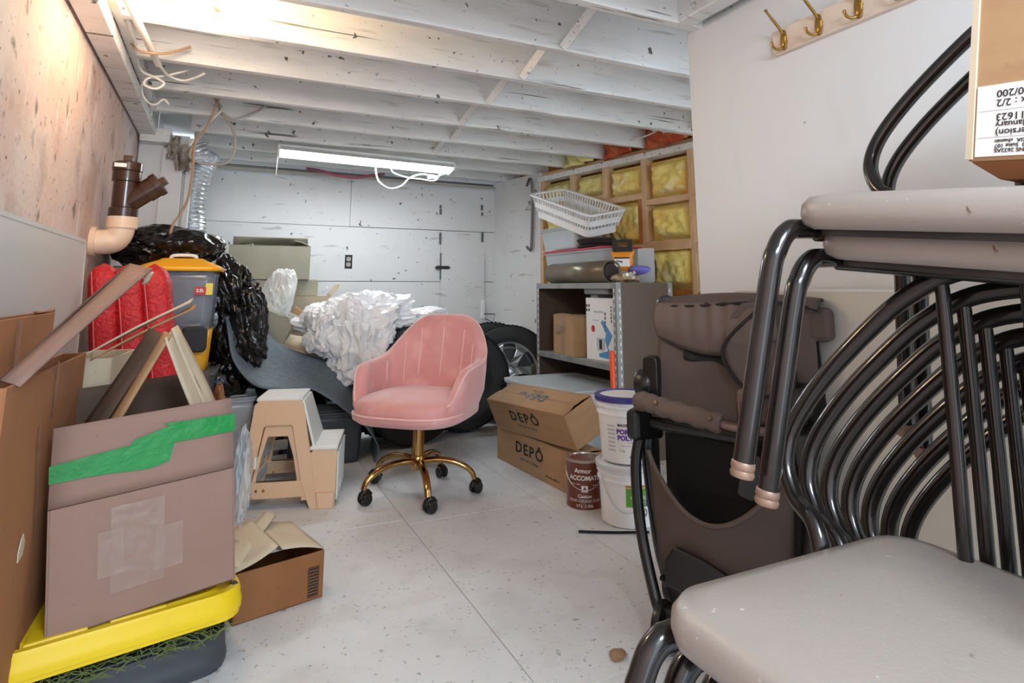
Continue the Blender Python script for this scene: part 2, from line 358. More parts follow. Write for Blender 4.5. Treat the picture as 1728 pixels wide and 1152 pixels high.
cable('rubber_hose', 'dark red hose sagging below the ceiling at the back wall', [(.55, 4.87, 1.87), (.631, 4.75, 1.837), (.767, 4.73, 1.806), (.904, 4.73, 1.803), (1.067, 4.75, 1.84), (1.15, 4.85, 1.87)], .011, 'hose_red', 8, 'hose')
cable('power_cable', 'white cable looping low beneath the fluorescent light', [(.95, 4.27, 1.862), (.958, 4.29, 1.80), (.968, 4.3, 1.75), (.995, 4.3, 1.70), (1.069, 4.3, 1.663), (1.155, 4.3, 1.69), (1.217, 4.3, 1.754), (1.321, 4.3, 1.79), (1.415, 4.3, 1.765), (1.46, 4.33, 1.81), (1.49, 4.42, 1.87), (1.5, 4.50, 1.892)], .006, 'cable_white')
cable('power_cable', 'white cable tangle tied under the right end of the fluorescent light', [(1.05, 4.27, 1.860), (1.08, 4.31, 1.80), (1.118, 4.31, 1.775), (1.208, 4.3, 1.753), (1.30, 4.3, 1.75), (1.40, 4.3, 1.745), (1.43, 4.3, 1.775), (1.38, 4.31, 1.79), (1.36, 4.3, 1.76), (1.47, 4.31, 1.80), (1.62, 4.36, 1.86)], .005, 'cable_white')
b = cable('service_pipe', 'thin grey pipe run along the top of the back wall', [(-.12, 4.94, 1.845), (1.0, 4.95, 1.845), (2.2, 4.96, 1.845)], .012, 'cable_grey', 3, 'pipe')
cable('service_pipe', 'thin dark pipe run just above the grey one at the back wall', [(-.12, 4.99, 1.872), (1.0, 5.0, 1.872), (2.2, 5.0, 1.872)], .010, 'hanger_wire', 3, 'pipe')
cable('thin_wire', 'thin white wire stapled across the orange insulation bay', [(2.56, 2.48, 1.93), (2.60, 2.6, 1.945), (2.57, 2.8, 1.93), (2.46, 2.93, 1.92)], .006, 'cable_white')
cable('thin_wire', 'thin white wire threaded over the red insulation bay', [(2.40, 2.95, 1.93), (2.50, 3.05, 1.955), (2.47, 3.22, 1.94), (2.35, 3.35, 1.92)], .006, 'cable_white')

# drain pipe with wye fitting on the left wall
t = thing('drain_pipe', 'beige drain elbow with a dark brown capped wye fitting on the left wall', 'pipe', (-.40, 3.05, 1.10))
obj('elbow', B().tube(sm([(-.11, -.01, .04), (-.05, -.005, .04), (-.02, 0, .052), (-.004, 0, .085), (0, 0, .13)], 6), .052, 20), 'pipe_beige', t, smooth=50)
obj('coupling', B().lathe([(.05, .10), (.059, .10), (.060, .148), (.05, .148)], 28), 'pipe_beige', t, smooth=40)
obj('wall_flange', B().lathe([(.052, 0), (.062, 0), (.062, .02), (.052, .02)], 24, M=TM((-.104, -.01, .04), (0, 90, 0))), 'pipe_beige', t, smooth=40)
w = obj('wye_body', B().lathe([(.049, .14), (.056, .142), (.056, .185), (.05, .19), (.048, .19), (.048, .30), (.055, .303), (.055, .345), (.05, .347)], 28), 'pipe_brown', t, smooth=40)
MB_ = TM((.005, 0, .205), (0, 52, -8))
w2 = obj('wye_branch', B().lathe([(.044, 0), (.044, .09), (.049, .092), (.049, .135), (.053, .137), (.053, .16), (.04, .162)], 28, M=MB_), 'pipe_brown', t, smooth=40)
obj('branch_cap', B().box((0, 0, .172), (.034, .034, .03), M=MB_), 'pipe_brown', w2, bevel=.003)
cp = obj('clean_out_cap', B().lathe([(.05, .345), (.055, .347), (.058, .35), (.058, .382), (.05, .388), (.02, .39)], 28), 'pipe_brown', t, smooth=40)
obj('cap_nut', B().box((0, 0, .403), (.036, .036, .03)), 'pipe_brown', cp, bevel=.003)
obj('sticker', B().box((-.02, -.0585, .366), (.045, .003, .017)), 'print_white', cp)

# foil duct
pts = sm([(-.172, 4.30, 1.20), (-.172, 4.31, 1.32), (-.185, 4.33, 1.50), (-.165, 4.35, 1.68), (-.135, 4.36, 1.76), (-.125, 4.38, 1.80)], 24)
rad = [.062+.006*math.sin(i*1.6) for i in range(len(pts))]
t = thing('foil_duct', 'crinkled silver foil duct hanging in the back left corner', 'duct')
obj('flexible_hose', B().tube(pts, rad, 20), 'foil', t, smooth=40)
obj('upper_collar', B().tube(sm([(-.21, 4.30, 1.86), (-.185, 4.31, 1.80), (-.18, 4.31, 1.74)], 8), [.062+.005*math.sin(i*2) for i in range(17)], 18), 'foil', t, smooth=40)
mat('rag_grey', (170, 160, 150), .9, layers=[(9, .45, .7, (120, 100, 84), .8)])
def rag(name, label, c, sx, sz, seed):
    def f(u, v):
        p = Vector((c[0]+(u-.5)*sx*(1-.4*v), c[1], c[2]-v*sz)); k = nz((u*3, v*3, seed), 1.6)
        return (p.x+.02*nz((u, v, seed), 5), p.y+.03*k+.02*math.sin(u*14+seed), p.z+.015*k)
    return tag(obj(name, B().grid(f, 24, 24), 'rag_grey', smooth=60, solid=.004), label, 'rag')
rag('torn_wrap', 'torn brown wrapping hanging from the corner packing beam', (-.315, 4.05, 1.845), .07, .13, 1)
rag('torn_wrap', 'crumpled grey wrapping beside the foil duct top', (-.255, 4.06, 1.80), .12, .16, 4)

# coat rack on the near right wall
t = thing('coat_rack', 'pale wooden coat rack board with brass double hooks on the white wall', 'coat rack', (1.55, 1.27, 1.715))
b = B().box((-.009, -.36, 0), (.018, .74, .075)); obj('board', b, 'rack_wood', t, bevel=.004)
obj('lower_moulding', B().box((-.006, -.36, -.038), (.022, .74, .008)), 'rack_wood', t, bevel=.003)
for k in range(6):
    y = -.035-k*.123
    h = obj('hook', B().lathe([(.001, -.034), (.009, -.03), (.0125, -.012), (.011, .012), (.008, .028), (.001, .033)], 14, M=TM((-.02, y, -.004)) @ Matrix.Diagonal((.55, 1, 1, 1))), 'brass', t, smooth=60)
    obj('upper_prong', B().tube(sm([(-.022, y, .015), (-.04, y, .035), (-.072, y, .062), (-.092, y, .080)], 5), [.0045]*10+[.0035]*4+[.004, .006][:2], 8), 'brass', h, smooth=60)
    for s in (-1, 1):
        obj('lower_prong', B().tube(sm([(-.024, y, -.03), (-.034, y+s*.012, -.034), (-.042, y+s*.022, -.024), (-.044, y+s*.026, -.008)], 5), [.004]*14+[.005]*2, 8), 'brass', h, smooth=60)

# outlet and hardware on the back wall
t = thing('wall_outlet', 'black uncovered electrical outlet on the white back wall', 'outlet', (.933, 5.05, 1.157))
obj('box_opening', B().box((0, -.001, 0), (.06, .004, .112)), 'print_black', t)
for s in (-1, 1):
    f_ = obj('receptacle', B().prism(rrect(.034, .032, .01), .004, M=TM((0, -.003, s*.022), (90, 0, 0))), 'cable_grey', t)
    for q in (-1, 1): obj('slot', B().box((q*.007, -.0078, s*.022+.003), (.003, .002, .010)), 'print_black', f_)
t = thing('door_latch', 'old grey metal latch screwed to the back wall above the pink chair', 'latch', (1.73, 5.045, 1.10))
obj('strap', B().box((-.005, -.006, .03), (.022, .006, .23)), 'hanger_wire', t, bevel=.002)
obj('keeper', B().box((.01, -.010, .02), (.12, .012, .035)), 'hanger_wire', t, bevel=.003)
obj('bolt', B().tube([(-.06, -.016, .02), (.075, -.016, .02)], .008, 8), 'hanger_wire', t, smooth=40)
for x, z, h, w_ in ((1.715, 1.375, .10, 'just above the latch'), (1.712, 1.655, .03, 'topmost of the column over the latch'), (1.714, 1.61, .05, 'second of the column over the latch'), (2.11, 1.67, .05, 'highest in the right corner'), (2.115, 1.40, .09, 'lowest in the right corner'), (2.112, 1.61, .03, 'between two others in the right corner')):
    tag(obj('wall_bracket', B().box((x, 5.044, z), (.020, .008, h)), 'hanger_wire', bevel=.002), 'dark metal strip nailed to the back wall, '+w_, 'bracket', 'metal strips on the back wall')
# iron bar and wire hanger on the rear right white board
def WP(u, z, d=0): return tuple(MW @ Vector((u, z, SG*d)))
tag(obj('iron_bar', B().tube(sm([WP(.565, 1.80, .05), WP(.60, 1.855, .05), WP(.615, 1.84, .04), WP(.615, 1.70, .03), WP(.60, 1.30, .03), WP(.575, 1.265, .035), WP(.56, 1.29, .05)], 6), .011, 10), 'hanger_wire', smooth=60), 'dark iron bar with hooked end hanging on the white board', 'bar')
t = tag(obj('wire_hanger', B().tube([WP(.64, 1.74, .03), WP(.66, 1.76, .03), WP(.68, 1.73, .03), WP(.665, 1.70, .03), WP(.52, 1.60, .03), WP(.80, 1.61, .03), WP(.665, 1.70, .03)], .003, 6), 'hanger_wire'), 'thin wire coat hanger beside the iron bar', 'hanger')

# ================================================================ SHELF AND THE THINGS AROUND IT
mat('shelf_metal', (150, 152, 150), .45, .3, layers=[(9, .5, .75, (112, 108, 102), .7)], bump=(60, .05))
mat('shelf_brown', (98, 82, 68), .5, .1, layers=[(5, .45, .75, (84, 70, 58), .7)])
mat('cardboard', (174, 138, 100), .8, layers=[(6, .42, .7, (162, 124, 88), .7, (1, 1, 4)), (40, .66, .74, (140, 100, 66), .6)], bump=(30, .08))
mat('cardboard_dark', (146, 96, 56), .8, layers=[(6, .42, .7, (130, 82, 46), .7), (40, .66, .74, (116, 74, 42), .6)], bump=(30, .08))
mat('cardboard_pale', (206, 190, 164), .8, layers=[(5, .42, .7, (190, 174, 148), .7), (40, .68, .75, (150, 128, 100), .5)], bump=(30, .08))
mat('cardboard_grey', (172, 168, 150), .8, layers=[(5, .42, .7, (158, 154, 136), .7)], bump=(30, .08))
mat('cardboard_taupe', (152, 122, 110), .85, layers=[(4, .42, .7, (146, 116, 102), .8), (60, .68, .75, (120, 96, 84), .5)], bump=(22, .12))
mat('clear_plastic', (216, 226, 232), .22, alpha=.42, spec=.6)
mat('frosted_plastic', (226, 232, 234), .4, alpha=.55)
mat('white_plastic', (240, 240, 240), .35)
mat('red_plastic', (196, 40, 64), .35)
mat('orange_plastic', (238, 84, 30), .4)
mat('orange_pouch', (240, 150, 32), .4, bump=(24, .25))
mat('purple_plastic', (66, 60, 132), .35)
mat('violet_print', (112, 64, 160), .5)
mat('lilac_cloth', (128, 122, 214), .7)
mat('label_white', (238, 238, 236), .5)
mat('label_grey', (190, 194, 198), .5)
mat('label_green', (86, 158, 50), .5)
mat('label_blue', (34, 62, 160), .5)
mat('label_orange', (240, 176, 90), .5)
mat('label_red', (190, 60, 60), .5)
mat('label_yellow', (236, 214, 90), .5)
mat('ink', (30, 30, 32), .6)
mat('ink_faded', (92, 112, 118), .7)
mat('ink_blue', (90, 150, 200), .5)
mat('can_brown', (112, 52, 34), .3, coat=.4)
mat('tin', (190, 188, 182), .3, .8)
mat('smoke_tube', (120, 110, 92), .3, .3, layers=[(6, .45, .7, (150, 140, 118), .7)])
mat('dark_felt', (48, 42, 38), .8, layers=[(8, .5, .7, (74, 66, 58), .6)])
mat('bundle_stuff', (190, 160, 120), .4, layers=[(14, .45, .6, (226, 220, 214), .9), (22, .52, .62, (90, 70, 50), .9), (9, .55, .65, (214, 140, 70), .8)], bump=(40, .5))

# metal shelf unit
SX, SY0, SY1, ST = 2.0, 2.83, 3.78, .978
t = thing('metal_shelf', 'brown and grey metal shelf unit with slotted uprights by the insulation', 'shelf', (SX, SY0, 0))
LY = SY1-SY0; DX = .40
for y in (0, LY):
    for x in (0, DX):
        s = 1 if y == 0 else -1; q = 1 if x == 0 else -1
        b = B().box((x+q*.002, y+s*.016, ST/2), (.003, .034, ST)); b.box((x+q*.017, y+s*.001, ST/2), (.034, .003, ST))
        u = obj('upright', b, 'shelf_metal', t)
        sl = B()
        for k in range(22): sl.box((x+q*.0005, y+s*.022, .05+k*.042), (.0035, .006, .018)); sl.box((x+q*.022, y+s*-.0005, .05+k*.042), (.006, .0035, .018))
        tag(obj('slot_row', sl, 'label_white', u), kind='stuff')
obj('side_panel', B().box((DX/2, .004, ST/2), (DX-.01, .002, ST-.01)), 'shelf_brown', t)
obj('side_panel', B().box((DX/2, LY-.004, ST/2), (DX-.01, .002, ST-.01)), 'shelf_brown', t)
obj('back_panel', B().box((DX-.004, LY/2, ST/2), (.002, LY-.01, ST-.01)), 'shelf_brown', t)
for z in (ST-.035, .49):
    b = B().box((DX/2, LY/2, z+.032), (DX-.006, LY-.006, .003))
    for x in (.0035, DX-.0035): b.box((x, LY/2, z+.016), (.003, LY-.004, .034))
    obj('shelf_plate', b, 'shelf_metal', t, bevel=.001, seg=1)
ZT = ST-.035+.0335; ZM = .49+.0335

def carton(name, label, loc, rot, L, Wd, H, m, flaps=(), t_=.004, cat='cardboard box', inner='cardboard_dark', group=None, curl=.006):
    """open or closed carton: x = length, y = width, base at z 0; flaps: (side, angle, length[, width factor]) angle 0 = closed flat, 90 = upright, 180+ = hanging outside"""
    th = thing(name, label, cat, loc, [math.radians(a) for a in rot], group)
    b = B(); x, y = L/2, Wd/2
    b.box((0, 0, t_/2), (L, Wd, t_))
    b.box((-x+t_/2, 0, H/2), (t_, Wd, H)); b.box((x-t_/2, 0, H/2), (t_, Wd, H))
    b.box((0, -y+t_/2, H/2), (L-2*t_, t_, H)); b.box((0, y-t_/2, H/2), (L-2*t_, t_, H))
    obj('body', b, m, th, bevel=.0012, seg=1)
    for f in flaps:
        side, ang, ln = f[:3]; wf = f[3] if len(f) > 3 else .99; mm = f[4] if len(f) > 4 else m
        if side in 'NS': w = L*wf; base = Vector((0, y if side == 'N' else -y, H)); inw = Vector((0, -1 if side == 'N' else 1, 0)); ax = Vector((1, 0, 0))
        else: w = Wd*wf; base = Vector((x if side == 'E' else -x, 0, H)); inw = Vector((-1 if side == 'E' else 1, 0, 0)); ax = Vector((0, 1, 0))
        a = math.radians(ang); d = inw*math.cos(a)+Vector((0, 0, 1))*math.sin(a); n = (ax.cross(d)).normalized()
        fb = B(); k = 8
        def ff(u, v, base=base, d=d, ax=ax, w=w, ln=ln, n=n):
            return base+ax*(u-.5)*w*(1-.04*v)+d*ln*v+n*(curl*math.sin(v*PI)*math.sin(u*5+ln*9)) + Vector((0, 0, t_*.6))
        fb.grid(ff, k, k)
        obj('flap', fb, mm, th, smooth=50, solid=t_*.8)
    return th
def tape(parent, M, w, h, m, name='tape', wr=.0015, nu=16, nv=8, seed=0, ragged=0):
    def f(u, v):
        x = (u-.5)*w
        if ragged: x += ragged*(.5-abs(v-.5))*2*(1 if u > .5 else -1)*nz((v*6, seed, 0), 1.5)*abs(u-.5)*2
        return M @ Vector((x, (v-.5)*h, .0022+wr*abs(nz((u*w*30, v*h*30, seed), 1.2))))
    return obj(name, B().grid(f, nu, nv), m, parent, smooth=40)
mat('clear_tape', (190, 164, 150), .10, alpha=.42, bump=(40, .6), coat=.5)

# boxes on the middle shelf
c1 = carton('taped_box', 'small brown taped cardboard box on the middle shelf', (2.105, 3.445, ZM), (0, 0, -8), .17, .335, .245, 'cardboard', [('E', 0, .085), ('W', 2, .085)])
tape(c1, frame((-.0865, 0, .12), (0, -1, 0), (0, 0, 1)), .06, .24, 'clear_tape', seed=2); 
tape(c1, frame((-.0865, .05, .16), (0, -1, 0), (0, 0, 1)), .18, .05, 'clear_tape', seed=5)
lettering('1 Glass', .035, frame((-.0885, .06, .135), (0, -.95, .3), (0, .3, .95)), 'ink', c1, bold=-.0005)
t = thing('appliance_box', 'tall white box printed with a blue stand mixer at the shelf front', 'box', (2.05, 3.075, ZM), (0, 0, math.radians(3)))
obj('body', B().box((.045, 0, .182), (.09, .275, .364)), 'label_white', t, bevel=.003)
PF = frame((-.0008, 0, .182), (0, -1, 0), (0, 0, 1))          # printed face, x to the viewer's right, y up
def decal(out, m, M, parent, name='print', h=.0008): return obj(name, B().prism(out, h, M=M), m, parent)
decal([(-.01, -.16), (.10, -.165), (.10, -.13), (.075, -.10), (.12, -.03), (.03, .055), (.012, .04), (.06, -.02), (.05, -.06), (.075, -.12), (-.01, -.14)], 'ink_blue', PF, t)
decal([(-.02, -.125), (.035, -.125), (.05, -.105), (.05, -.05), (-.03, -.05), (-.03, -.105)], 'label_grey', PF @ TM((0, 0, .0003)), t)
decal([(-.005, -.115), (.02, -.115), (.02, -.06), (-.005, -.06)], 'ink', PF @ TM((0, 0, .0006)), t)
decal(rrect(.034, .04, .016, cx=-.065, cy=.0), 'label_red', PF, t)
for k in range(4): decal(rrect(.012, .016, .003, cx=-.125+.022*(k % 2), cy=.135-.026*(k//2)), 'ink', PF, t)
for k in range(5): decal(rrect(.008, .014, .002, cx=.113, cy=.13-.02*k), 'ink', PF, t)
for k in range(5): decal(rrect(.01, .016, .002, cx=.055, cy=.09-.024*k), 'ink', PF, t)
decal(rrect(.1, .012, .002, cx=-.01, cy=.10), 'label_grey', PF, t)
decal(rrect(.06, .006, .002, cx=-.04, cy=.05), 'label_grey', PF, t)
t = thing('narrow_box', 'narrow white printed carton standing behind the mixer box', 'box', (2.10, 3.235, ZM), (0, 0, math.radians(-2)))
obj('body', B().box((.1, 0, .19), (.16, .09, .38)), 'label_white', t, bevel=.003)
PN = frame((.019, 0, .19), (0, -1, 0), (0, 0, 1))
decal([(-.04, -.08), (-.01, -.08), (-.01, -.02), (-.025, -.03), (-.035, -.05)], 'ink', PN, t); decal([(-.03, .01), (0, .01), (-.01, .04)], 'ink', PN, t)
for k in range(6): decal(rrect(.014, .008, .002, cx=-.02, cy=.06+.014*k), 'ink_faded', PN, t)
tag(obj('grey_tray', B().prism(rrect(.30, .26, .03), .045, M=TM((2.18, 3.10, ZM+.385))), 'shelf_metal', bevel=.01), 'shallow grey tray lying on the white boxes inside the shelf', 'tray')

# clear storage bins
def bin_(name, label, loc, rot, L, Wd, H, m, lid=None, lidm=None, taper=.9, rim=.012, cat='storage bin'):
    th = thing(name, label, cat, loc, [math.radians(a) for a in rot])
    k = 6; r = .03
    def shell(u, v):
        s = taper+(1-taper)*v; o = rrect(L*s, Wd*s, r, k); i = int(round(u*len(o))) % len(o)
        return (o[i][0], o[i][1], v*H)
    n = len(rrect(L, Wd, r, k)); b = B().grid(shell, n, 8, closeu=True); b.add([(x, y, 0) for x, y in rrect(L*taper, Wd*taper, r, k)], [tuple(range(n))])
    obj('tub', b, m, th, smooth=40, solid=.003)
    o = rrect(L+rim*2, Wd+rim*2, r+rim, k); i_ = rrect(L-.004, Wd-.004, r, k)
    obj('rim', B().ring(o, i_, .012, M=TM((0, 0, H-.012))), m, th, bevel=.002)
    if lid:
        lb = B().prism(rrect(L+rim*2.4, Wd+rim*2.4, r+rim, k), .012, M=TM((0, 0, H+.001)))
        ld = obj('lid', lb, lidm or m, th, bevel=.003)
        obj('lid_ridge', B().ring(rrect(L*.84, Wd*.8, .04, k), rrect(L*.84-.014, Wd*.8-.014, .034, k), .006, M=TM((0, 0, H+.013))), lidm or m, ld, bevel=.002)
    for s in (-1, 1): obj('handle', B().box((s*(L/2+.008), 0, H*.78), (.02, .11, .03)), m, th, bevel=.006)
    return th
th = bin_('storage_bin', 'clear storage bin with a red lid on top of the shelf', (2.285, 3.53, ZT), (0, 0, 90), .80, .28, .215, 'clear_plastic', True, 'red_plastic')
obj('end_lid_strip', B().box((.34, 0, .2345), (.16, .29, .006)), 'white_plastic', th, bevel=.002)
for y in (-.06, .05): decal(rrect(.05, .06, .004, cy=.12), 'label_white', TM((.395, y, 0), (90, 0, 90)), th, 'paper_tag')
obj('contents', B().prism(rrect(.66, .20, .04), .13, M=TM((0, 0, .006))), 'label_grey', th, bevel=.01)
th = bin_('storage_bin', 'whitish clear bin stacked on the red lidded bin below the basket', (2.28, 3.76, ZT+.2375), (0, 0, 90), .50, .24, .15, 'clear_plastic', True)
obj('jar', B().lathe([(.03, .01), (.03, .11), (.01, .115)], 16, M=TM((.16, .06, 0))), 'frosted_plastic', th, smooth=40)
obj('contents', B().prism(rrect(.40, .16, .04), .09, M=TM((0, 0, .006))), 'white_plastic', th, bevel=.01)
# laundry basket, tilted
t = thing('laundry_basket', 'white slotted plastic laundry basket tilted on top of the bins', 'basket', (2.265, 3.68, ZT+.425), (math.radians(19), math.radians(-12), math.radians(2)))
L, Wd, H = .29, .72, .17
obj('rim', B().ring(rrect(L+.04, Wd+.04, .05), rrect(L-.004, Wd-.004, .035), .014, M=TM((0, 0, H-.014))), 'white_plastic', t, bevel=.003)
obj('mid_band', B().ring(rrect(L*.95+.006, Wd*.95+.006, .04), rrect(L*.95, Wd*.95, .037), .04, M=TM((0, 0, H*.45))), 'white_plastic', t)
obj('base', B().prism(rrect(L*.85, Wd*.85, .04), .006), 'white_plastic', t)
obj('base_band', B().ring(rrect(L*.88+.006, Wd*.88+.006, .04), rrect(L*.86, Wd*.86, .037), .05), 'white_plastic', t)
sb = B()
for i in range(64):
    u = i/64*2*(L+Wd)
    if u < L: p = (u-L/2, -Wd/2)
    elif u < L+Wd: p = (L/2, u-L-Wd/2)
    elif u < 2*L+Wd: p = (L/2-(u-L-Wd), Wd/2)
    else: p = (-L/2, Wd/2-(u-2*L-Wd))
    q = .88; sb.tube([(p[0]*q, p[1]*q, .045), (p[0], p[1], H-.008)], .0065, 4)
tag(obj('slat_row', sb, 'white_plastic', t), kind='stuff')
t = thing('felt_hat', 'flattened dark brown hat lying on the red bin lid', 'hat', (2.24, 3.38, ZT+.2345), (0, 0, math.radians(10)))
obj('brim', B().lathe([(.001, 0), (.125, 0), (.13, .006), (.12, .014), (.001, .016)], 28, M=Matrix.Diagonal((.8, 1.15, 1, 1))), 'dark_felt', t, smooth=60)
obj('crown', B().lathe([(.10, .012), (.118, .03), (.135, .052), (.12, .06), (.04, .054), (.001, .052)], 28, M=Matrix.Diagonal((.8, 1.15, 1, 1))), 'dark_felt', t, smooth=60)
t = thing('smoky_tube', 'thick translucent brown tube lying along the shelf top', 'tube', (2.062, 3.28, ZT+.066))
obj('outer_wall', B().tube([(0, -.33, 0), (0, .37, 0)], .064, 28, cap=False), 'smoke_tube', t, smooth=60, solid=.004)
obj('end_ring', B().lathe([(.060, 0), (.066, 0), (.066, .02), (.060, .02)], 28, M=TM((0, .355, 0), (90, 0, 0))), 'frosted_plastic', t, smooth=40)
obj('inner_roll', B().tube([(0, -.32, -.004), (0, .33, -.004)], .05, 20), 'dark_felt', t, smooth=60)
t = thing('orange_pouch', 'orange packaged pouch with a black carry handle on the shelf', 'package', (2.16, 2.975, ZT+.072), (math.radians(0), math.radians(-6), math.radians(46)))
def pf(u, v):
    a = u*2*PI; e = math.sin(min(1, max(0, (v+.02)))*PI)**.4
    return (.035*math.cos(a)*e, (.07-.01*math.sin(v*PI))*math.sin(a)+.004*nz((a, v, 0), 3), v*.115)
obj('pouch_body', B().grid(pf, 28, 12, closeu=True), 'orange_pouch', t, smooth=60)
o_ = rrect(.12, .075, .012, 5, cy=.1475); i_ = rrect(.064, .026, .012, 5, cy=.155)
obj('handle', B().ring(o_, i_, .012, M=frame((-.006, 0, 0), (0, 1, 0), (0, 0, 1))), 'print_black', t, bevel=.002)
decal(rrect(.09, .045, .004, cy=.05), 'label_white', frame((-.0375, 0, 0), (0, -1, 0), (0, 0, 1)), t, 'label')
decal(rrect(.09, .008, .002, cy=.078), 'ink', frame((-.038, 0, 0), (0, -1, 0), (0, 0, 1)), t)
lettering('Pang', .018, frame((-.0395, .015, .058), (0, -1, 0), (0, 0, 1)), 'ink', t, bold=.0006)
t = thing('tool_bundle', 'clear bag of assorted brushes and parts lying at the shelf corner', 'bag', (2.15, 2.99, ZT+.028), (0, 0, math.radians(-12)))
def tb(u, v):
    a = u*2*PI; y = (v-.5)*.30; e = max(.02, 1-abs(2*v-1)**5)
    k = 1+.22*nz((a*1.2, y*9, 3), 1.5)
    return (.085*math.cos(a)*e*k, y, .028*math.sin(a)*e*k+.006*nz((a, v*7, 1), 2))
obj('wrapped_contents', B().grid(tb, 30, 30, closeu=True), 'bundle_stuff', t, smooth=60)
for k in range(4): obj('handle', B().tube([(-.05+.03*k, -.16+.02*k, .012+.006*k), (-.03+.02*k, .13, .02)], .011, 8), ('bundle_stuff', 'label_white', 'smoke_tube', 'bundle_stuff')[k], t, smooth=50)
def bl(u, v):
    a = u*2*PI; s = math.sin(v*PI); return (.05*s*math.cos(a), .075*math.cos(v*PI), .026*s*math.sin(a)*(1+.2*math.sin(3*a)))
tag(obj('lilac_glove', B().grid(bl, 24, 14, closeu=True), 'lilac_cloth', smooth=60, M=TM((2.22, 2.905, ZT+.078), (0, 0, 20))), 'folded lilac cloth on the bag at the shelf corner', 'cloth')
t = tag(obj('frosted_sheet', B().prism(rrect(.10, .21, .012), .012, M=frame((2.375, 3.03, ZT+.108), (.75, -.65, 0), (0, 0, 1))), 'frosted_plastic', bevel=.002), 'small frosted plastic panel standing behind the orange pouch', 'panel')

# big clear bin on the floor, reaching under the shelf
th = bin_('storage_bin', 'wide clear storage bin on the floor half under the shelf', (1.98, 3.29, 0.001), (0, 0, 90), .78, .54, .36, 'frosted_plastic', True)
obj('contents', B().prism(rrect(.62, .40, .05), .20, M=TM((0, 0, .006))), 'smoke_tube', th, bevel=.02)
obj('yellow_cloth', B().prism(rrect(.12, .30, .03), .05, M=TM((-.22, 0, .207))), 'label_yellow', th, bevel=.02)
# orange handle
t = thing('orange_stake', 'bright orange rod leaning at the shelf corner', 'rod', (1.955, 2.80, .0), (math.radians(-2), 0, 0))
obj('rod', B().tube([(0, 0, 0), (0, 0, .60), (0, 0, .61)], [.015, .015, .008], 14), 'orange_plastic', t, smooth=40)
obj('grip_band', B().lathe([(.0155, .1), (.017, .1), (.017, .16), (.0155, .16)], 14), 'print_black', t, smooth=40)
# two printed cartons
def depo(name, label, loc, rot, flaps, sub):
    th = carton(name, label, loc, rot, .185, .735, .175, 'cardboard', flaps)
    F_ = frame((-.0935, .02, .088), (0, -1, 0), (0, 0, 1))
    lettering('DEPÔ', .075, F_ @ TM((0, .02, .0005)), 'ink', th, spacing=1.25, bold=.0012, sx=1.25)
    lettering('cuisine  bain  et  éclairage', .018, F_ @ TM((0, -.028, .0005)), 'ink_faded', th)
    if sub: lettering('100 x 150 x 1000 mm', .014, F_ @ TM((.22, -.055, .0005)), 'ink', th)
    return th
depo('printed_carton', 'lower long cardboard carton with bold lettering, flat on the floor', (1.598, 2.925, 0.0), (0, 0, 4), [('W', 0, .09), ('E', 0, .09)], True)
th = depo('printed_carton', 'upper tilted cardboard carton with bold lettering, resting on its twin', (1.592, 2.900, .222), (-3, -24, 7), [('W', 3, .0925), ('E', 0, .0925)], False)
lettering('DEPÔ', .075, frame((0, .02, .1845), (0, 1, 0), (-1, 0, 0)), 'ink_faded', th, spacing=1.25, bold=.0012, sx=1.2)
lettering('cuisine et bain', .018, frame((.045, .02, .1845), (0, 1, 0), (-1, 0, 0)), 'ink_faded', th)

# wrapped prints on round things
def wrap(me_or_B, r, a0):                # x -> angle, y -> height, z -> out
    def W_(v):
        a = a0+v[0]/r; return ((r+v[2])*math.cos(a), (r+v[2])*math.sin(a), v[1])
    return W_
def wpatch(parent, r, a0, x0, x1, z0, z1, m, taper=None, name='label', lift=.0008):
    rr = r if taper is None else None
    def f(u, v):
        x = x0+u*(x1-x0); z = z0+v*(z1-z0); R_ = (r if taper is None else taper(z))+lift; a = a0+x/(r); return (R_*math.cos(a), R_*math.sin(a), z)
    return obj(name, B().grid(f, 14, 4), m, parent, smooth=80)
def wtext(txt, size, parent, r, a0, x, z, m, taper=None, bold=0, sx=1, lift=.0016):
    o = lettering(txt, size, Matrix.Identity(4), m, parent, bold=bold, sx=sx, ext=0)
    for v in o.data.vertices:
        zz = v.co.y+z; R_ = (r if taper is None else taper(zz))+lift; a = a0+(v.co.x+x)/r
        v.co = (R_*math.cos(a), R_*math.sin(a), zz)
    return o
A0 = math.radians(234)
def bucket(name, label, loc, H, rb, rt, lidm):
    th = thing(name, label, 'bucket', loc)
    tp = lambda z: rb+(rt-rb)*z/H
    pr = [(rb-.006, 0), (rb, .004)]+[(tp(z), z) for z in (.05, .1, H*.62, H*.70)]
    for z in (H*.72, H*.84): pr += [(tp(z), z), (tp(z)+.007, z+.002), (tp(z)+.007, z+.008), (tp(z), z+.010)]
    pr += [(rt, H-.004), (rt-.004, H)]
    obj('pail', B().lathe(pr, 40), 'white_plastic', th, smooth=40)
    ld = obj('lid', B().lathe([(rt+.002, H-.018), (rt+.010, H-.017), (rt+.011, H+.001), (rt+.004, H+.006), (rt-.008, H+.006), (rt-.010, H-.001), (.06, H-.001), (.055, H+.001), (.001, H+.001)], 40), lidm, th, smooth=40)
    return th, ld, tp
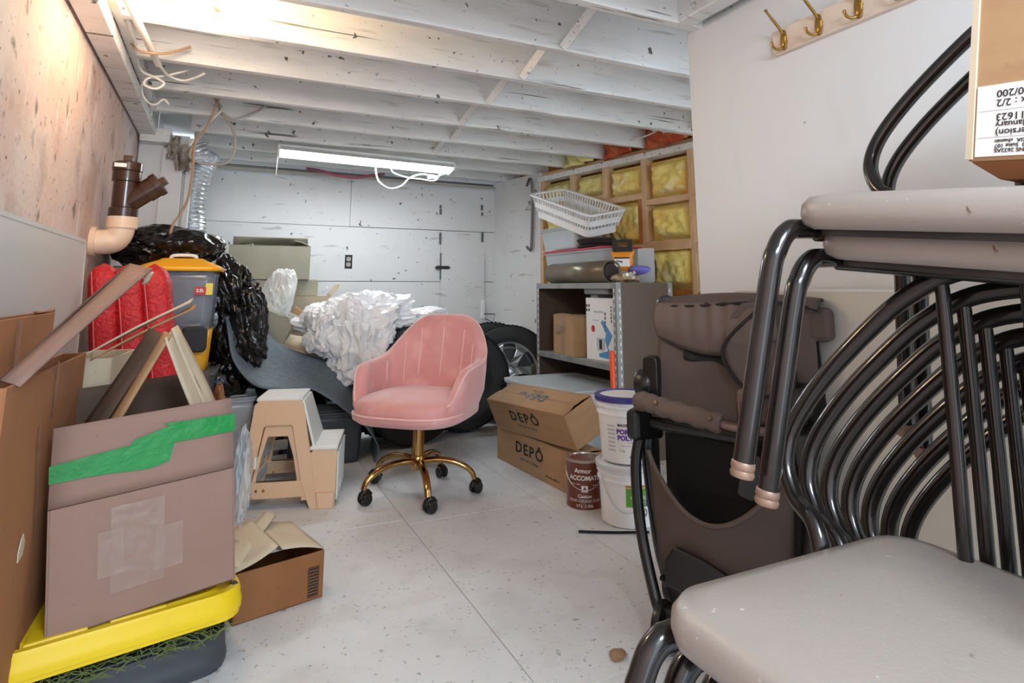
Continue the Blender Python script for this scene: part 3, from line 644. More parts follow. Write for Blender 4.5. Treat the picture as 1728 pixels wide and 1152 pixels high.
# lower bucket
th, ld, tp = bucket('paint_bucket', 'lower white bucket with a green and blue label on the floor', (1.60, 2.215, 0), .232, .112, .124, 'frosted_plastic')
wpatch(th, .118, A0, -.01, .07, .085, .155, 'label_green', tp); wpatch(th, .118, A0, .072, .16, .085, .155, 'label_blue', tp); wpatch(th, .118, A0, -.012, .16, .156, .170, 'label_orange', tp)
wpatch(th, .118, A0, -.012, .16, .1705, .176, 'ink', tp)
wtext('FAST SET', .018, th, .118, A0, .045, .12, 'label_white', tp, .0003); wtext('READY MIX COMPOUND', .010, th, .118, A0, .05, .163, 'ink', tp)
wtext('R', .026, th, .118, A0, .062, .062, 'ink', tp, .001)
b = B()
for k in range(24): a = 2*PI*k/24; a2 = 2*PI*(k+1)/24; b.add([(.062+.017*math.cos(a), .062+.017*math.sin(a), 0), (.062+.017*math.cos(a2), .062+.017*math.sin(a2), 0), (.062+.014*math.cos(a2), .062+.014*math.sin(a2), 0), (.062+.014*math.cos(a), .062+.014*math.sin(a), 0)], [(0,1,2,3)])
b.v = [wrap(None, .118, A0)((x, y, tp(y)-.118+.0016)) for x, y, z in b.v]; obj('ring_logo', b, 'ink', th)
wtext('Regular', .014, th, .118, A0, .115, .058, 'ink', tp); wtext('17 L', .014, th, .118, A0, .11, .028, 'ink', tp)
hp = [((.128)*math.cos(A0-1.0+1.9*s), (.128)*math.sin(A0-1.0+1.9*s), .195-.13*math.sin(PI*s)**.8) for s in [i/16 for i in range(17)]]
obj('bail_handle', B().tube(hp, .002, 6), 'tin', th)
# upper bucket
th, ld, tp = bucket('paint_bucket', 'upper white bucket with purple lid stacked on the other', (1.60, 2.215, .2395), .258, .105, .122, 'purple_plastic')
obj('lid_disc', B().lathe([(.10, .2585), (.10, .2605), (.001, .2605)], 36), 'label_white', ld, smooth=40)
wpatch(th, .115, A0, -.035, .12, .03, .165, 'label_white', tp, lift=.0004)
wpatch(th, .115, A0, .0, .12, .148, .160, 'label_red', tp); wtext('MAXI', .016, th, .115, A0, -.018, .154, 'ink', tp, .0004)
wtext('PORTABLE', .026, th, .115, A0, .02, .128, 'violet_print', tp, .0014); wtext('POLYFORE', .026, th, .115, A0, .024, .104, 'violet_print', tp, .0014)
wtext('mortier adhésif', .009, th, .115, A0, .03, .088, 'ink', tp); wtext('mastic en pot', .008, th, .115, A0, -.005, .075, 'label_red', tp); wtext('5 kg', .012, th, .115, A0, -.02, .055, 'ink', tp)
b = B().add([(.01, .028, 0), (.085, .022, 0), (.10, .045, 0), (.09, .072, 0), (.06, .066, 0), (.05, .082, 0), (.038, .062, 0), (.02, .05, 0)], [tuple(range(8))])
b.v = [wrap(None, .115, A0)((x, y, tp(y)-.115+.0016)) for x, y, z in b.v]; obj('block_print', b, 'violet_print', th)
b = B().add([(.055, .03, 0), (.08, .026, 0), (.084, .052, 0), (.058, .056, 0)], [(0,1,2,3)])
b.v = [wrap(None, .115, A0)((x, y, tp(y)-.115+.0024)) for x, y, z in b.v]; obj('block_print', b, 'purple_plastic', th)
for k in range(7): wpatch(th, .115, A0, -.085, -.05, .05+.016*k, .056+.016*k, 'label_grey', tp, 'fine_print')
# paint can
t = thing('paint_can', 'red brown tin paint can with white lettering beside the buckets', 'paint can', (1.533, 2.45, 0))
obj('can_body', B().lathe([(.078, .0), (.082, .002), (.082, .006), (.0805, .009), (.0805, .186), (.082, .189), (.082, .194), (.078, .194)], 40), 'can_brown', t, smooth=40)
obj('rim', B().lathe([(.082, .19), (.083, .192), (.083, .198), (.070, .199), (.068, .193), (.066, .195), (.062, .192), (.001, .192)], 40), 'tin', t, smooth=40)
AC = math.radians(238)
wtext('Armor', .026, t, .0805, AC, -.008, .158, 'label_white', None, .0006, lift=.0012); wtext('ACCOMATE', .026, t, .0805, AC, .0, .128, 'label_white', None, .0008, lift=.0012)
wtext('opaque  stain', .010, t, .0805, AC, -.045, .104, 'label_white', lift=.0012); wtext('teinture', .010, t, .0805, AC, .05, .10, 'label_white', lift=.0012)
wpatch(t, .0805, AC, -.014, .014, .072, .098, 'label_white', name='emblem'); wtext('A', .022, t, .0805, AC, 0, .085, 'can_brown', None, .001)
wtext('Caution', .019, t, .0805, AC, .0, .055, 'label_white', None, .0003, lift=.0012); wtext('SOLID COLOUR STAIN', .014, t, .0805, AC, 0, .036, 'label_white', lift=.0012); wtext('3.7 L   1 GAL', .014, t, .0805, AC, 0, .016, 'label_white', None, .0003, lift=.0012)
hp = [(.085*math.cos(AC-1.35+2.7*s), .085*math.sin(AC-1.35+2.7*s), .165-.085*math.sin(PI*s)**.7) for s in [i/18 for i in range(19)]]
obj('bail_handle', B().tube(hp, .0018, 6), 'tin', t)
tag(obj('black_stick', B().tube(sm([(1.335, 2.185, .006), (1.45, 2.12, .006), (1.58, 2.06, .006)], 6), .005, 8), 'black_metal', smooth=50), 'thin black stick lying on the floor before the white buckets', 'stick')

# ================================================================ THE MIDDLE OF THE ROOM
mat('pink_velvet', (222, 158, 154), .75, layers=[(4, .42, .68, (208, 138, 134), .6), (9, .52, .75, (236, 186, 182), .6)], sheen=.5, bump=(160, .05))
mat('pink_seam', (240, 196, 188), .7, sheen=.4)
mat('gold_metal', (186, 148, 92), .16, 1)
mat('caster_black', (26, 22, 22), .35)
mat('stool_beige', (216, 180, 146), .5, layers=[(7, .55, .75, (214, 172, 132), .6), (26, .70, .74, (150, 100, 56), .8)])
mat('stool_white', (228, 230, 226), .5, layers=[(20, .62, .75, (190, 188, 180), .6)])
mat('rubber_mat', (98, 112, 122), .6, layers=[(70, .42, .62, (120, 134, 142), .55, (1, .5, 1)), (5, .45, .7, (96, 110, 120), .6)], bump=(70, .3))
mat('tyre_rubber', (24, 25, 26), .65, layers=[(12, .5, .75, (44, 45, 46), .6)], bump=(50, .15))
mat('alloy', (176, 180, 182), .32, .85)
mat('white_film', (238, 238, 240), .32, bump=(16, .3), coat=.2)
mat('black_film', (14, 13, 14), .22, bump=(22, .9), coat=.3)
mat('paper_white', (232, 234, 230), .6)

mat('dark_grey_plastic', (64, 68, 74), .45)
# ---- pink swivel chair
TH = math.radians(-43)
ch = thing('swivel_chair', 'pink velvet swivel chair with channel back and gold star base', 'chair', (.896, 2.90, 0), (0, 0, TH))
def sgp(v, p): return math.copysign(abs(v)**p, v)
def topz(phi):
    s = abs(phi-90)/132.0
    def ss(a, b, x): x = min(1, max(0, (x-a)/(b-a))); return x*x*(3-2*x)
    return .838-.205*ss(.06, .60, s)**1.15-.02*ss(.56, .80, s)-.14*ss(.74, 1.0, s)**1.4
def rim(phi, d, z):                      # d = inset from the outer face
    a = math.radians(phi); n_ = .72
    x = (.285-d)*sgp(math.cos(a), n_); y = (.265-d)*sgp(math.sin(a), n_)
    k = (z-.42); low = max(0, (.46-z)/.09)
    x *= 1+.20*min(k, .25)-.20*low*low; y *= 1-.16*low*low
    if y > 0: y += .20*max(0, k)*min(1, y/.15)
    return Vector((x, y, z))
NP = 72
def shell(u, v):
    phi = -42+264*u; t_ = topz(phi); w = .052
    m1 = .40+(t_-.40)*.35; m2 = .40+(t_-.40)*.7
    prof = [(.05, .372), (.012, .385), (0, .41), (-.004, m1), (-.003, m2), (0, t_-.022), (.008, t_-.007), (.026, t_), (.042, t_-.007), (w, t_-.024), (w+.002, m2), (w+.004, m1), (w+.008, .43)]
    d, z = prof[int(round(v*12))]
    if v > .7 and abs(phi-90) < 100: d += .006*abs(math.sin(math.radians(phi-90)*180/22))**.5*min(1, max(0, (t_-.03-z)*12))-.004
    return rim(phi, d, z)
b = B().grid(shell, NP, 13)
b.f += [tuple(range(13)), tuple(reversed(range((NP-1)*13, NP*13)))]
sh = obj('shell', b, 'pink_velvet', ch, smooth=70)
for k in range(-3, 4):
    phi = 90+k*22+(0 if abs(k) < 3 else (k/abs(k))*8); t_ = topz(phi)
    pts = [rim(phi, .006+.0475*min(1, s*5), t_-.002-s*(t_-.48)) for s in [i/14 for i in range(15)]]
    obj('channel_seam', B().tube(pts, .0034, 6), 'pink_seam', sh, smooth=60)
obj('rim_piping', B().tube([rim(-42+264*i/90, .004, topz(-42+264*i/90)-.010) for i in range(91)], .0042, 6), 'pink_seam', sh, smooth=60)
def selp(a, rx, ry, p=.62): return (rx*sgp(math.cos(a), p), ry*sgp(math.sin(a), p))
b = B()
def cush(u, v):
    a = u*2*PI; pf = [(.90, .395), (.985, .405), (1.0, .425), (1.0, .447), (.975, .466), (.90, .478), (.7, .486), (.4, .49), (.0005, .491)]
    s, z = pf[int(round(v*8))]; x, y = selp(a, .247*s, .262*s); return (x, y-.022, z)
obj('seat_cushion', b.grid(cush, 60, 9, closeu=True), 'pink_velvet', ch, smooth=70)
b = B()
def pan(u, v):
    a = u*2*PI; pf = [(.02, .362), (.70, .362), (.90, .372), (.985, .39), (1.0, .412), (.98, .42), (.02, .42)]
    s, z = pf[int(round(v*6))]; x, y = selp(a, .268*s, .272*s); return (x, y-.016, z)
sp = obj('seat_pan', b.grid(pan, 60, 7, closeu=True), 'pink_velvet', ch, smooth=60)
obj('seat_piping', B().tube([(*(lambda q: (q[0], q[1]-.020))(selp(PI+PI*i/40, .262, .270)), .416) for i in range(41)], .004, 6), 'pink_seam', sp, smooth=60)
obj('mechanism', B().box((0, 0, .352), (.16, .2, .02)), 'caster_black', ch, bevel=.004)
obj('gas_lift', B().lathe([(.014, .30), (.014, .345), (.022, .346), (.022, .352)], 20), 'caster_black', ch, smooth=40)
obj('column', B().lathe([(.026, .125), (.028, .14), (.028, .318), (.024, .322), (.013, .323)], 28), 'gold_metal', ch, smooth=40)
hub = obj('hub', B().lathe([(.03, .11), (.036, .12), (.036, .165), (.029, .175)], 28), 'gold_metal', ch, smooth=40)
for k in range(5):
    a = math.radians(-97+72*k)-TH; R_ = Matrix.Rotation(a, 4, 'Z')
    arm = obj('base_arm', B().tube([R_ @ Vector(p) for p in sm([(.02, 0, .145), (.09, 0, .152), (.16, 0, .145), (.22, 0, .122), (.255, 0, .095), (.267, 0, .066)], 5)], [.019]*6+[.018]*6+[.017]*5+[.016]*5+[.015]*4, 12, flat=.75), 'gold_metal', ch, smooth=60)
    a2 = math.radians(random.uniform(0, 360)); Mc = R_ @ Matrix.Translation((.268, 0, 0)) @ Matrix.Rotation(a2, 4, 'Z')
    c_ = obj('caster', B().tube([Mc @ Vector((0, 0, .068)), Mc @ Vector((0, 0, .045))], .008, 10), 'caster_black', arm, smooth=50)
    b = B()
    for s in (-1, 1): b.lathe([(.008, -.008), (.022, -.009), (.0262, -.005), (.0265, .004), (.023, .009), (.008, .01)], 24, M=Mc @ TM((.012, s*.0145, .0268), (90, 0, 0)))
    b.tube([Mc @ Vector(p) for p in [(-.014, 0, .032), (-.008, 0, .05), (.008, 0, .057), (.026, 0, .052), (.038, 0, .038)]], .013, 8)
    obj('caster_wheels', b, 'caster_black', arm, smooth=40)

for o_ in ch.children:
    if o_.name.split('.')[0] in ('shell', 'seat_cushion', 'seat_pan', 'mechanism', 'gas_lift'): o_.location.z = -.028
# ---- folding step stool
st = thing('step_stool', 'beige plastic two step stool with white treads', 'step stool', (.125, 2.985, 0), (0, 0, math.radians(-15)))
WS = .42
def side(pts, hole, y_in, th_, m, name, mirror=False, parent=st):
    b = B()
    if hole: b.ring(pts, hole, th_)
    else: b.prism(pts, th_)
    def tr(v):
        x, z, d = v; y = .19*z+y_in+d
        return (x, (WS-y) if mirror else y, z)
    b.v = [tr(v) for v in b.v]
    return obj(name, b, m, parent, bevel=.004)
for mir in (False, True):
    OUT = [(.0, .0), (.028, .0), (.045, .05), (.285, .05), (.302, .0), (.335, .0), (.245, .425), (.228, .443), (.05, .443), (.032, .425)]
    INN = [(.048, .115), (.052, .112), (.058, .112), (.245, .112), (.252, .112), (.255, .115), (.205, .33), (.197, .338), (.088, .338), (.08, .33)]
    sp_ = side(OUT, INN, 0, .03, 'stool_beige', 'side_frame', mir)
    IO = [(.05, .112), (.255, .112), (.235, .205), (.20, .338), (.085, .338), (.065, .205)]
    II = [(.066, .112), (.238, .112), (.215, .205), (.185, .29), (.10, .29), (.08, .205)]
    side(IO, II, .012, .016, 'stool_beige', 'inner_frame', mir)
    side([(.262, .035), (.40, .035), (.40, .0), (.405, .0), (.405, .235), (.30, .235), (.292, .22), (.272, .215)], None, .004, .03, 'stool_beige', 'step_side', mir)
    side([(.335, .0), (.40, .0), (.402, .062), (.323, .062)], None, -.006, .03, 'stool_beige', 'foot_block', mir)
    for x in (.075, .105): side(rrect(.012, .012, .0055, cx=x, cy=.082), None, -.004, .006, 'brass', 'rivet', mir)
for z, x0, x1, nm, y0 in ((.443, .038, .238, 'top_tread', .085), (.235, .285, .408, 'lower_tread', .042)):
    tr_ = obj(nm, B().box(((x0+x1)/2, WS/2, z+.004), (x1-x0, WS-2*y0, .016)), 'stool_white', st, bevel=.005)
    rb = B(); n_ = int((WS-2*y0)/.017)
    for k in range(n_): rb.box(((x0+x1)/2, y0+.012+k*.017, z+.0125), (x1-x0-.016, .007, .003))
    tag(obj('tread_ribs', rb, 'stool_white', tr_), kind='stuff')
obj('back_riser', B().hexa([(.30, .05, .235), (.31, .05, .235), (.31, .37, .235), (.30, .37, .235)], [(.236, .088, .44), (.246, .088, .44), (.246, .332, .44), (.236, .332, .44)]), 'stool_white', st)
b = B()
for k in range(14): b.box((.409, .05+k*.0245, .12), (.006, .013, .20))
obj('front_slats', b, 'stool_white', st)
for z, x in ((.19, .06), (.09, .045)): obj('cross_bar', B().box((x, WS/2, z), (.012, WS-.06, .05)), 'stool_white', st, bevel=.003)

# ---- rubber mat draped over the pile
FE = sm([(.035, 3.52, .80), (.052, 3.47, .726), (.09, 3.45, .578), (.194, 3.45, .457), (.32, 3.45, .428), (.457, 3.45, .424), (.56, 3.45, .37), (.646, 3.45, .304), (.76, 3.45, .21), (.83, 3.45, .115), (.846, 3.46, .06), (.83, 3.47, .008)], 8)
BE = sm([(.19, 3.80, .90), (.217, 3.80, .835), (.257, 3.80, .70), (.36, 3.80, .612), (.49, 3.80, .56), (.62, 3.80, .515), (.70, 3.80, .47), (.77, 3.80, .403), (.83, 3.79, .29), (.87, 3.78, .18), (.88, 3.77, .09), (.87, 3.76, .012)], 8)
nF = len(FE)
tag(obj('rubber_mat', B().grid(lambda u, v: FE[int(round(u*(nF-1)))].lerp(BE[int(round(u*(nF-1)))], v)+Vector((0, 0, -.02*math.sin(v*PI))), nF, 12), 'rubber_mat', smooth=60, solid=.006), 'grey textured rubber floor mat draped in a wave over the pile', 'mat')
th = bin_('storage_bin', 'dark plastic bin below the draped rubber mat', (.56, 3.66, 0.001), (0, 0, 0), .44, .26, .26, 'dark_grey_plastic', True)
th = bin_('storage_bin', 'low clear bin standing left behind the step stool', (.03, 3.66, 0.001), (0, 0, 0), .34, .30, .38, 'clear_plastic', True)
obj('contents', B().prism(rrect(.26, .2, .03), .28, M=TM((0, 0, .005))), 'cardboard_dark', th, bevel=.02)
t = thing('wooden_crate', 'dark crate standing behind the step stool under the mat', 'crate', (.30, 3.66, 0))
obj('base_board', B().box((0, 0, .012), (.16, .26, .024)), 'dark_felt', t)
for k in range(4):
    for s in (-1, 1): obj('slat', B().box((0, s*.125, .06+k*.075), (.16, .012, .05)), 'label_grey', t, bevel=.003)
for sx in (-1, 1):
    for sy in (-1, 1): obj('corner_post', B().box((sx*.068, sy*.108, .16), (.02, .02, .30)), 'dark_felt', t)

# ---- tyres
def tyre(label, loc, rot, r=.33, wheel=True, w=.2, lugs=True):
    t = thing('car_tyre', label, 'tyre', loc, [math.radians(a) for a in rot], 'tyres piled along the back wall')
    h = w/2; ri = .20
    prof = [(ri, -h*.82), (ri+.03, -h*.96), (r-.06, -h), (r-.02, -h*.92), (r-.004, -h*.76)]
    for k in range(5):
        y = -h*.70+k*h*.35; prof += [(r, y-.012), (r, y+.010), (r-.009, y+.012), (r-.009, y+.016)]
    prof = prof[:-2]+[(r-.004, h*.76), (r-.02, h*.92), (r-.06, h), (ri+.03, h*.96), (ri, h*.82), (ri-.004, 0)]
    obj('tyre_casing', B().lathe(prof, 64, closed=True), 'tyre_rubber', t, smooth=30)
    if lugs:
        lb = B()
        for k in range(64):
            a = 2*PI*k/64
            for s in (-1, 1): lb.box((r-.010, 0, s*h*.84), (.018, .016, .022), M=Matrix.Rotation(a, 4, 'Z') @ TM((0, 0, 0), (0, s*22, 0)))
        tag(obj('shoulder_lugs', lb, 'tyre_rubber', t), kind='stuff')
    if wheel:
        wh = obj('wheel_rim', B().lathe([(.204, h*.80), (.208, h*.86), (.203, h*.90), (.192, h*.84), (.186, h*.5), (.175, 0), (.175, -h*.7), (.204, -h*.8), (.20, -h*.5), (.2, h*.4)], 48, closed=True), 'alloy', t, smooth=30)
        for k in range(6):
            a = 2*PI*k/6; R_ = Matrix.Rotation(a, 4, 'Z')
            P = [(.03, -.035), (.09, -.026), (.15, -.032), (.188, -.058), (.192, 0), (.188, .058), (.15, .032), (.09, .026), (.03, .035)]
            b = B(); b.prism(P, .03); b.v = [(x, y, z+h*.52+.25*h*math.sin(min(1, x/.19)*PI*.9)) for x, y, z in b.v]
            b.v = [tuple(R_ @ Vector(v)) for v in b.v]
            obj('spoke', b, 'alloy', wh, bevel=.006)
        obj('hub_cap', B().lathe([(.05, h*.5), (.046, h*.78), (.03, h*.86), (.001, h*.87)], 28), 'alloy', wh, smooth=40)
        obj('brake_void', B().lathe([(.17, 0), (.17, .005), (.001, .005)], 32), 'print_black', wh)
    return t
tyre('car tyre with silver six spoke alloy wheel by the shelf', (1.965, 4.16, .335), (78, 0, -18))
tyre('bare tyre leaning behind the alloy wheel tyre', (1.93, 4.40, .345), (82, 0, -14), wheel=False)
tyre('tyre behind the pink chair below the white plastic', (1.12, 3.74, .36), (97, 0, 14), r=.345, wheel=False)
tyre('tyre furthest left behind the pink chair with blocky shoulder tread', (1.04, 3.99, .38), (97, 0, 16), r=.36, wheel=False)
tyre('tyre lying between the chair and the alloy wheel', (1.52, 3.98, .335), (84, 0, -4), r=.325, wheel=False)

# ---- crumpled films and bags
def crumple(name, label, c, r, m, cat, seed, amp=.28, fq=2.2, rot=(0, 0, 0), sub=5, floor=None, parent=None, shape=None):
    bm = bmesh.new(); bmesh.ops.create_icosphere(bm, subdivisions=sub, radius=1)
    Rm = Euler([math.radians(a) for a in rot]).to_matrix()
    for v in bm.verts:
        p = v.co.copy(); q = p*fq+Vector((seed*3.1, seed*1.3, -seed))
        w = Vector((noise.noise(q*.5), noise.noise(q*.5+Vector((9, 2, 4))), noise.noise(q*.5-Vector((5, 1, 8)))))
        q2 = q*.9+w*1.1; q3 = Vector((q.x*1.9+w.z*1.5, q.y*1.9, q.z*.8+w.x*1.5)); q4 = q*3.2+w*2
        d1 = noise.voronoi(q2)[0]; d2 = noise.voronoi(q3)[0]; d3 = noise.voronoi(q4)[0]
        k = 1+amp*(.75*(.45-min(.9, d1[1]-d1[0]))+.65*(.45-min(.9, d2[1]-d2[0]))+(.06 if 'black' in m else .25)*(.45-min(.9, d3[1]-d3[0])))+amp*.8*noise.noise(p*1.3+Vector((seed, 0, seed)))
        if shape: k *= shape(p)
        p = Vector((p.x*r[0]*k, p.y*r[1]*k, p.z*r[2]*k)); p = Rm @ p
        if floor is not None: p.z = max(p.z, floor-c[2])
        v.co = p+Vector(c) if parent else p
    me = bpy.data.meshes.new(name); bm.to_mesh(me); bm.free(); me.materials.append(MATS[m])
    me.polygons.foreach_set('use_smooth', [True]*len(me.polygons)); me.set_sharp_from_angle(angle=math.radians(48 if 'black' in m else 30))
    o = bpy.data.objects.new(name, me); C.objects.link(o)
    if parent: o.parent = parent; return o
    o.location = c
    return tag(o, label, cat)
t = thing('plastic_sheet', 'heap of crumpled white plastic sheeting on top of the tyres', 'plastic sheet', (.86, 3.86, .70))
crumple('main_heap', None, (0, .04, .03), (.30, .17, .14), 'white_film', None, 1, .62, 1.9, parent=t, sub=6)
crumple('front_fold', None, (-.10, -.17, -.09), (.15, .09, .19), 'white_film', None, 5, .60, 1.7, (12, 0, -14), parent=t, sub=6)
crumple('side_fold', None, (.33, .07, .035), (.18, .11, .065), 'white_film', None, 9, .5, 1.6, parent=t, sub=6)
crumple('left_fold', None, (-.26, -.06, .0), (.11, .12, .12), 'white_film', None, 12, .60, 1.7, parent=t, sub=6)
crumple('black_bag', 'shiny black garbage bag slumped behind the yellow lidded bin', (.085, 3.66, .76), (.155, .14, .29), 'black_film', 'garbage bag', 3, .34, 2.3, (0, -12, 0), sub=6)
crumple('black_bag', 'black garbage bag draped over the top left of the pile', (-.255, 3.46, 1.135), (.225, .20, .105), 'black_film', 'garbage bag', 8, .24, 2.0, sub=6)
crumple('black_bag', 'black garbage bag low between the bin and the rubber mat', (.0, 3.62, .47), (.15, .10, .12), 'black_film', 'garbage bag', 15, .34, 2.2)
crumple('white_bag', 'crumpled white paper bag beside the stacked grey boxes', (.335, 4.10, .90), (.085, .10, .16), 'paper_white', 'paper bag', 6, .30, 2.0, (0, 14, 0))
crumple('white_bag', 'small white bag peeking over the yellow lid', (-.02, 3.86, 1.03), (.09, .08, .08), 'paper_white', 'paper bag', 11, .2, 1.6)
crumple('clear_film', 'clear crumpled plastic film hanging beside the taped box', (.098, 2.08, .40), (.025, .07, .12), 'clear_plastic', 'plastic film', 21, .3, 2.0, sub=4)

# ---- boxes against the back wall
carton('storage_carton', 'large grey cardboard box on top of the back stack', (.305, 4.60, 1.003), (0, 0, -4), .52, .34, .225, 'cardboard_grey', [('N', 25, .17), ('S', 0, .17), ('E', 20, .12), ('W', 4, .15)], inner='cardboard_grey')
carton('storage_carton', 'middle grey cardboard box of the back stack', (.43, 4.66, .892), (0, 0, 2), .38, .32, .106, 'cardboard_grey', [('N', 0, .15), ('S', 0, .15)])
carton('storage_carton', 'tall pale cardboard box with torn flap low in the back stack', (.53, 4.63, .003), (0, 0, -3), .38, .34, .885, 'cardboard_pale', [('E', 128, .11, .8), ('N', 0, .16), ('S', 0, .16)])
carton('storage_carton', 'grey cardboard box standing at the left below the large grey one', (.13, 4.60, .003), (0, 0, 0), .34, .36, .99, 'cardboard_grey', [('N', 0, .16), ('S', 0, .16)])
c_ = carton('tilted_carton', 'small brown box tipped sideways behind the rubber mat', (.27, 4.02, .60), (0, 24, -12), .19, .19, .20, 'cardboard_grey', [('S', 0, .09), ('N', 0, .09)])
decal(rrect(.11, .03, .004), 'label_white', frame((0, -.02, .206), (1, 0, 0), (0, 1, 0)), c_, 'shipping_label')
def sheet(name, label, pts, m, th_=.005, cat='cardboard'):
    P = [Vector(p) for p in pts]
    return tag(obj(name, B().grid(lambda u, v: (P[0].lerp(P[1], u)).lerp(P[3].lerp(P[2], u), v)+Vector((0, 0, .012*math.sin(u*4+v*2))), 12, 8), m, smooth=50, solid=th_), label, cat)
sheet('cardboard_sheet', 'flattened pale cardboard sheet lying behind the rubber mat', [(.24, 3.83, .60), (.62, 3.84, .52), (.64, 4.1, .63), (.25, 4.1, .69)], 'cardboard_pale')
sheet('cardboard_sheet', 'folded brown cardboard sheet under the tall pale box', [(.36, 4.16, .66), (.66, 4.16, .66), (.64, 4.22, .72), (.37, 4.22, .80)], 'cardboard_grey')
sheet('cardboard_sheet', 'brown cardboard sheet with a notch leaning by the pale box', [(.40, 4.24, .70), (.62, 4.24, .64), (.55, 4.28, .79), (.46, 4.28, .82)], 'cardboard')
crumple('black_bag', 'black filler heap under the cardboard sheets at the back', (.42, 4.14, .28), (.27, .22, .27), 'black_film', 'garbage bag', 31, .2, 2.0, floor=0.0)  # filler mass for the space under the sheets, in the bags' black film
# small clamp by the white panel
t = thing('wire_bracket', 'small bent wire bracket at the foot of the white panel', 'bracket', (2.14, 4.98, .70))
obj('wire', B().tube([(-.03, 0, .02), (.05, -.06, .02), (.03, -.06, -.05), (-.02, 0, -.02)], .004, 6), 'black_metal', t); obj('plate', B().box((-.03, .03, .06), (.03, .03, .16)), 'white_plastic', t, bevel=.002)

# ================================================================ THE LEFT PILE
mat('yellow_plastic', (244, 208, 30), .4, layers=[(6, .5, .8, (232, 190, 20), .6)])
mat('amber_plastic', (246, 178, 26), .4)
mat('grey_clear', (150, 156, 170), .2, alpha=.5)
mat('red_vinyl', (204, 34, 42), .45, layers=[(60, .45, .6, (170, 22, 32), .5)], bump=(75, .8))
mat('red_piping', (226, 120, 120), .5)
mat('green_tape', (28, 140, 66), .3, layers=[(10, .5, .7, (16, 116, 52), .7)], bump=(30, .5), coat=.2)
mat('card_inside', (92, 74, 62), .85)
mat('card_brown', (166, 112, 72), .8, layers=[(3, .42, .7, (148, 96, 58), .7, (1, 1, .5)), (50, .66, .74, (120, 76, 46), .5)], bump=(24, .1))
mat('grass', (96, 110, 52), .8)

# frosted sheet leaning on the left wall
M_ = frame((-.462, 2.16, .565), (0, 1, 0), (-.03, 0, 1))
t = thing('frosted_screen', 'tall frosted translucent plastic panel leaning on the pink left wall', 'plastic panel')
obj('sheet', B().prism(rrect(1.20, 1.12, .03), .008, M=M_), 'frosted_plastic', t, bevel=.002)
obj('edge_trim', B().ring(rrect(1.205, 1.125, .03), rrect(1.18, 1.10, .025), .011, M=M_ @ TM((0, 0, -.0015))), 'frosted_plastic', t)
# tall flat carton beside it
c_ = carton('flat_carton', 'tall narrow tan carton standing against the frosted panel', (-.424, 1.72, .003), (0, 0, 0), .045, .66, .88, 'card_brown', [('N', 0, .02), ('S', 0, .02)])
tape(c_, frame((.0235, .0, .80), (0, 1, 0), (0, 0, 1)), .035, .15, 'clear_tape', seed=3)
# near tall carton with raised flaps
t = thing('tall_carton', 'tall brown carton with long raised flaps at the left edge', 'cardboard box', (0, 0, 0))
M_ = TM((-.370, 1.80, .0), (0, 0, -1))
b = B(); Lx, Ly, Hz, tk = .055, .68, .765, .005
b.box((0, 0, tk/2), (Lx, Ly, tk)); b.box((Lx/2, 0, Hz/2), (tk, Ly, Hz)); b.box((-Lx/2, 0, Hz/2), (tk, Ly, Hz)); b.box((0, Ly/2, Hz/2), (Lx, tk, Hz)); b.box((0, -Ly/2, Hz/2), (Lx, tk, Hz))
obj('body', b, 'card_brown', t, M=M_, bevel=.0015, seg=1)
def quad(name, P, m, parent, th_=.005, nu=12, nv=4, curl=.006):
    P = [Vector(p) for p in P]; n_ = (P[1]-P[0]).cross(P[3]-P[0]).normalized()
    return obj(name, B().grid(lambda u, v: (P[0].lerp(P[1], u)).lerp(P[3].lerp(P[2], u), v)+n_*curl*math.sin(u*PI)*math.sin(3*v+1), nu, nv), m, parent, smooth=50, solid=th_)
quad('flap', [(-.335, 1.50, .762), (-.190, 2.15, 1.005), (-.252, 2.17, 1.02), (-.372, 1.52, .772)], 'cardboard_taupe', t)
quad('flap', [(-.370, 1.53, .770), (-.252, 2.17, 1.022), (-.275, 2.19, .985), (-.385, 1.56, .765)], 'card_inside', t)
quad('torn_flap', [(-.20, 2.13, .99), (-.185, 2.14, .995), (-.20, 2.16, .965), (-.215, 2.15, .96)], 'cardboard_pale', t, nu=5)
tape(t, M_ @ frame((Lx/2+.003, .02, .71), (0, 1, .0), (0, 0, 1)), .022, .13, 'clear_tape', seed=8)
tape(t, M_ @ frame((Lx/2+.003, -.05, .52), (0, .96, .28), (0, -.28, .96)), .02, .26, 'clear_tape', seed=9)
obj('tape_tatter', B().prism([(0, 0), (.03, .006), (.036, .03), (.02, .05), (.008, .042), (-.004, .02)], .002, M=M_ @ frame((Lx/2+.004, -.13, .385), (0, 1, 0), (0, 0, 1))), 'cardboard_pale', t)
# pale printed carton behind
t = thing('printed_carton', 'pale carton with faded printing and open flaps before the red cushion', 'cardboard box')
M_ = TM((-.32, 2.30, .0), (0, 0, -6))
b = B(); Lx, Ly, Hz = .12, .28, .745
b.box((0, 0, tk/2), (Lx, Ly, tk)); b.box((Lx/2, 0, Hz/2), (tk, Ly, Hz)); b.box((-Lx/2, 0, Hz/2), (tk, Ly, Hz)); b.box((0, Ly/2, Hz/2), (Lx, tk, Hz)); b.box((0, -Ly/2, Hz/2), (Lx, tk, Hz))
obj('body', b, 'cardboard_pale', t, M=M_, bevel=.0015, seg=1)
quad('flap', [(-.345, 2.155, .752), (-.085, 2.24, .902), (-.08, 2.34, .912), (-.335, 2.26, .76)], 'cardboard_pale', t)
quad('flap', [(-.325, 2.15, .742), (-.070, 2.235, .882), (-.07, 2.33, .895), (-.32, 2.25, .745)], 'cardboard', t)
